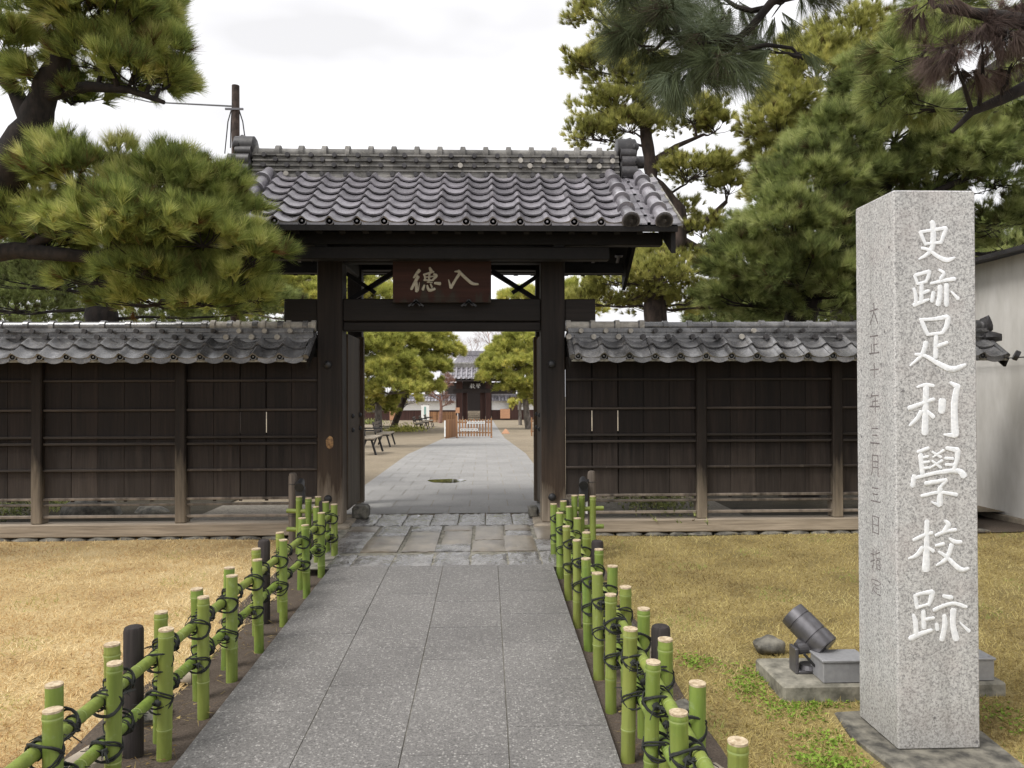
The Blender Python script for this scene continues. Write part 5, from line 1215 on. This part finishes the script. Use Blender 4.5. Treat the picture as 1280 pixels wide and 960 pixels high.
# D: cloud-pruned pine behind the gate roof
TD = [(PX(822, 15), 15, 0), P(820, 400, 15), P(818, 340, 15), P(850, 300, 15), P(848, 262, 15), P(815, 225, 15), P(810, 185, 15), P(803, 130, 15), P(800, 95, 15), P(780, 40, 15)]
pine('pruned_pine', 'cloud pruned pine with flat pads rising behind the right end of the gate roof', (PX(822, 15), 15, 0), TD, [.24, .22, .19, .16, .14, .13, .12, .10, .07, .04],
     [(735, 82, 15, 28, 16, 180), (765, 72, 15, 38, 20, 280), (798, 88, 15, 34, 16, 200), (770, 138, 15, 50, 16, 320), (740, 170, 15, 34, 14, 200), (785, 160, 14.8, 36, 16, 220), (865, 146, 15, 48, 14, 320), (895, 160, 15, 24, 14, 120), (865, 215, 15, 40, 20, 300), (912, 236, 15, 24, 16, 150), (900, 210, 15, 22, 12, 80),
      (815, 330, 15.3, 42, 26, 240), (870, 335, 15.3, 40, 22, 260), (780, 372, 15.5, 52, 18, 220), (740, 378, 15.5, 36, 14, 160), (880, 290, 15.2, 36, 16, 150), (760, 20, 15, 45, 18, 240), (800, 45, 15, 40, 18, 180), (840, 265, 15.6, 30, 16, 90), (900, 380, 16, 40, 18, 160), (820, 385, 16, 50, 14, 130), (820, 350, 14.6, 46, 22, 260), (870, 372, 14.7, 40, 18, 200), (775, 350, 14.8, 40, 18, 200), (800, 112, 15, 40, 12, 140), (770, 98, 15, 40, 16, 160)],
     'pine_niwaki', (.135, .0078, 48, .62, 0), low=-.15, upb=.75, bark='bark_red', brown=.04, dens=1.7,
     branches=[([P(812, 205, 15), P(845, 183, 15), P(880, 168, 15)], [.08, .05, .03]), ([P(850, 290, 15), P(885, 275, 15), P(908, 252, 15)], [.10, .07, .04]), ([P(850, 298, 15), P(890, 320, 15), P(925, 330, 15)], [.08, .06, .04])])
# C: overhanging pine near the camera, trunk outside the frame on the right
TC = [(5.2, 5.4, -.15), (5.1, 5.3, 1.5), (4.9, 5.2, 3.0), P(1360, -40, 5.1), P(1220, -120, 5.0), P(1080, -110, 4.9), P(980, -50, 4.8)]
pine('overhanging_pine', 'near pine whose long needled dark boughs hang into the top right of the view', (5.2, 5.4, -.15), TC, [.2, .18, .15, .12, .09, .06, .035],
     [(800, 8, 4.9, 44, 24, 60), (845, 30, 4.8, 46, 26, 80), (870, 70, 4.7, 48, 24, 75), (810, 55, 4.9, 40, 22, 50), (905, 85, 4.7, 34, 20, 45), (980, -5, 4.7, 50, 22, 45), (985, 62, 4.7, 28, 12, 20), (800, -45, 5.0, 60, 22, 60), (890, -10, 4.9, 60, 25, 60), (850, 100, 4.8, 40, 12, 30)],
     'pine_hang', (.235, .0030, 54, .55, .55), low=-.9, upb=-.15, brown=.06,
     branches=[([P(1030, -30, 4.7), P(965, 2, 4.7), P(938, 35, 4.7), P(922, 48, 4.7), P(880, 42, 4.7)], [.035, .028, .024, .020, .008]), ([P(924, 48, 4.7), P(930, 62, 4.7), P(958, 56, 4.7), P(990, 60, 4.7), P(1004, 75, 4.7)], [.02, .018, .014, .01, .006]), ([P(926, 60, 4.7), P(905, 75, 4.7), P(880, 92, 4.7)], [.014, .010, .005]), ([P(915, 48, 4.7), P(870, 55, 4.7), P(835, 40, 4.7)], [.014, .010, .005])])
pine('overhanging_pine', 'pine with dead reddish brown needles hanging at the top right corner', (5.9, 6.4, -.15), [(5.9, 6.4, -.15), (5.8, 6.3, 2.0), (5.6, 6.1, 3.6), P(1380, 20, 6.0), P(1300, 30, 6.0), P(1240, 20, 5.9), P(1180, 10, 5.8)], [.18, .16, .13, .09, .07, .05, .03],
     [(1195, 72, 5.8, 36, 18, 42), (1228, 48, 5.8, 42, 24, 56), (1262, 30, 5.8, 40, 34, 60), (1160, 0, 5.9, 32, 10, 26), (1200, 85, 5.9, 26, 12, 24), (1265, 75, 5.9, 32, 14, 34)],
     'pine_dead', (.20, .0036, 56, .5, .6), low=-.9, upb=-.3, brown=0, branches=[([P(1300, 100, 6.2), P(1250, 125, 6.1), P(1215, 140, 6.1), P(1190, 165, 6.1)], [.06, .045, .03, .015])])
pine('overhanging_pine', 'dark green pine bough between the dead needles and the tall pines at the upper right', (6.6, 7.6, -.15), [(6.6, 7.6, -.15), (6.6, 7.6, 3.0), P(1420, 0, 7.5), P(1300, 10, 7.4), P(1180, 30, 7.3)], [.16, .14, .10, .07, .03],
     [(1140, 70, 7.3, 40, 30, 150), (1170, 20, 7.3, 52, 26, 200), (1230, 30, 7.4, 60, 40, 220), (1270, 130, 7.4, 40, 30, 120), (1115, 120, 7.5, 32, 24, 90), (1150, 130, 7.5, 46, 20, 110)],
     'pine_dark', (.19, .0042, 60, .55, .25), low=-.7, upb=.1, brown=.03)

# inner pines
def inner(label, px, Y, h_py, pads, mat='pine_yellow', lean=0, bark='bark_pale', name='garden_pine', rad=.22, tuft=(.31, .024, 46, .7, 0), group='pines in the grounds beyond the gate'):
    x = PX(px, Y); z0 = zin(Y); top = P(px + lean, h_py, Y)
    mid = Vector(((x + top.x) / 2 - lean * .002, Y, (z0 + top.z) / 2))
    return pine(name, label, (x, Y, z0), [(x, Y, z0 - .05), tuple(mid), tuple(top)], [rad, rad * .75, rad * .35], [p if len(p) > 6 else p for p in pads], mat, tuft, group=group, bark=bark, low=-.3, upb=.5, brown=.02, dens=2.4, crad=.15)
inner('yellow green pine with a forked pale trunk left of the inner path', 473, 44, 440, [(462, 438, 43, 34, 18, 300), (485, 424, 44, 36, 14, 300), (466, 468, 42, 32, 15, 300), (497, 455, 43, 28, 15, 240), (488, 488, 42, 36, 14, 300), (458, 500, 43, 30, 13, 220), (510, 474, 43, 22, 13, 200), (470, 512, 46, 26, 10, 140), (460, 415, 46, 30, 14, 200)])
inner('yellow green pine with a dark leaning trunk beside the inner path', 490, 47, 440, [(520, 430, 47, 38, 15, 320), (548, 438, 47, 28, 10, 220), (515, 455, 47, 30, 16, 260), (538, 460, 46, 26, 11, 220), (520, 486, 46, 26, 11, 200), (505, 412, 47, 44, 13, 260), (562, 441, 47, 16, 5, 100), (540, 420, 47, 24, 9, 150), (540, 484, 50, 14, 12, 90), (510, 502, 50, 18, 8, 80)], lean=42, bark='bark_red')
inner('yellow green pine right of the inner path close to the far gate', 661, 48, 440, [(632, 438, 48, 24, 13, 250), (652, 430, 48, 30, 14, 260), (612, 453, 48, 12, 9, 110), (640, 458, 47, 32, 13, 300), (668, 452, 47, 26, 18, 260), (622, 472, 47, 20, 10, 170), (655, 480, 47, 28, 13, 260), (672, 495, 47, 18, 10, 120), (636, 488, 47, 18, 7, 110)], lean=-14)
inner('small yellow green pine at the right of the opening, behind the right barrier', 650, 56, 478, [(655, 505, 56, 16, 9, 90), (672, 500, 56, 16, 14, 110)], rad=.14)
inner('tall yellow pine whose crown shows between the left plank wall and the gate roof', 385, 24, 350, [(360, 355, 24, 36, 16, 300), (395, 375, 24, 34, 18, 280), (345, 385, 24, 34, 16, 240), (440, 360, 25, 36, 14, 300), (475, 372, 25, 32, 14, 260), (450, 395, 25, 30, 14, 120), (410, 350, 25, 30, 10, 160), (470, 345, 25, 24, 8, 100), (335, 358, 24, 30, 16, 220), (300, 385, 24, 34, 14, 160)], rad=.2, tuft=(.22, .013, 40, .75, 0))
inner('yellow green pine showing over the main beam at the right pillar', 690, 26, 360, [(655, 372, 26, 24, 9, 200), (690, 380, 26, 30, 16, 240), (720, 385, 26, 34, 14, 260), (725, 362, 26, 26, 8, 120)], rad=.2, tuft=(.22, .013, 40, .75, 0))
for k, (px, Y, top, lb) in enumerate(((20, 34, 330, 'bushy green pine far behind the left end of the wall'), (215, 36, 325, 'bushy green pine far behind the middle of the left wall'), (320, 38, 345, 'bushy green pine far behind the wall beside the yellow pine'), (955, 30, 372, 'bushy green pine far behind the right wall'), (1090, 28, 330, 'bushy green pine hidden low behind the monument'), (1240, 26, 300, 'bushy green pine behind the white building'))):
    inner(lb, px, Y, top + 20, [(px - 45, top + 20, Y, 60, 26, 300), (px + 40, top + 30, Y, 60, 26, 300), (px, top, Y, 55, 22, 260), (px, top + 55, Y, 95, 24, 380), (px - 20, top + 85, Y, 100, 22, 260)], mat='pine_mid', bark='bark', name='distant_pine', tuft=(.32, .018, 32, .8, 0), group='pines far behind the plank walls')
# bare reddish trees
def bare_tree(label, px, Y, top_py, wpx, seed, mat):
    g = random.Random(seed); x = PX(px, Y); z0 = zin(Y); zt = P(px, top_py, Y).z; H = zt - z0
    tr = thing('bare_tree', label, 'tree', (x, Y, z0), 'bare trees near the distant gate'); mb = MB(); W = wpx * Y / 960
    mb.tube([(x, Y, z0), (x + .1, Y, z0 + H * .3), (x, Y, z0 + H * .55)], [.16, .12, .08], 8); mb.build('trunk', M[mat], tr, True)
    mb = MB()
    def grow(p, d, ln, r_, dep):
        q = p + d * ln; mb.tube([p, (p + q) / 2 + Vector((g.uniform(-.1, .1), g.uniform(-.1, .1), 0)) * ln * .5, q], [r_, r_ * .8, r_ * .6], 4, False)
        if dep == 0: return
        for _ in range(4 if dep > 1 else 7):
            nd = (d + Vector((g.uniform(-1, 1), g.uniform(-1, 1), g.uniform(-.35, .6))) * .95).normalized(); grow(p.lerp(q, g.uniform(.5, 1)), nd, ln * .66, r_ * .55, dep - 1)
    for k in range(8):
        a = k * 1.05 + g.random(); grow(Vector((x, Y, z0 + H * (.30 + .07 * k))), Vector((math.cos(a), math.sin(a) * .7, .55)).normalized(), W * .36, .06, 4)
    mb.build('crown', M[mat], tr)
red = simple('twig_red', (.30, .17, .13), (.16, .09, .07), rough=.9); M['twig_pale'] = simple('twig_pale', (.36, .25, .20), (.22, .15, .12), rough=.9); M['twig_red'] = red
bare_tree('bare reddish tree before the distant left white wall', 550, 62, 466, 30, 3, 'twig_red')
bare_tree('bare brown tree behind the distant hall roof', 612, 96, 405, 80, 5, 'twig_pale')
bare_tree('bare brown tree right of the hall behind the distant gate', 650, 92, 400, 60, 9, 'twig_pale')
# low shrubs at the trees' feet
for px, Y, w_, lb in ((815, 10.6, 60, 'low dark green shrub seen through the foot of the right wall'), (60, 10.9, 50, 'low dark green shrub beside the large rock behind the left wall'), (505, 45, 30, 'low yellow green mound of ground cover under the leaning pine'), (463, 60, 20, 'dark low shrub far left beyond the gate')):
    x = PX(px, Y); n = 700; pos = np.stack([x + NP.normal(size=n) * w_ * Y / 960 * .4, Y + NP.normal(size=n) * .6, zin(Y) + np.abs(NP.normal(size=n)) * .14], 1); dr = unit(n); dr[:, 2] = np.abs(dr[:, 2]) + .3
    a = needles(pos, dr, NP.rand(n), .12 if Y > 20 else .06, .02 if Y > 20 else .008, 8, .9); tag(tri_mesh('low_shrub', *a[:3], a[3], M['pine_yellow' if px == 505 else 'pine_dark']), lb, 'shrub')
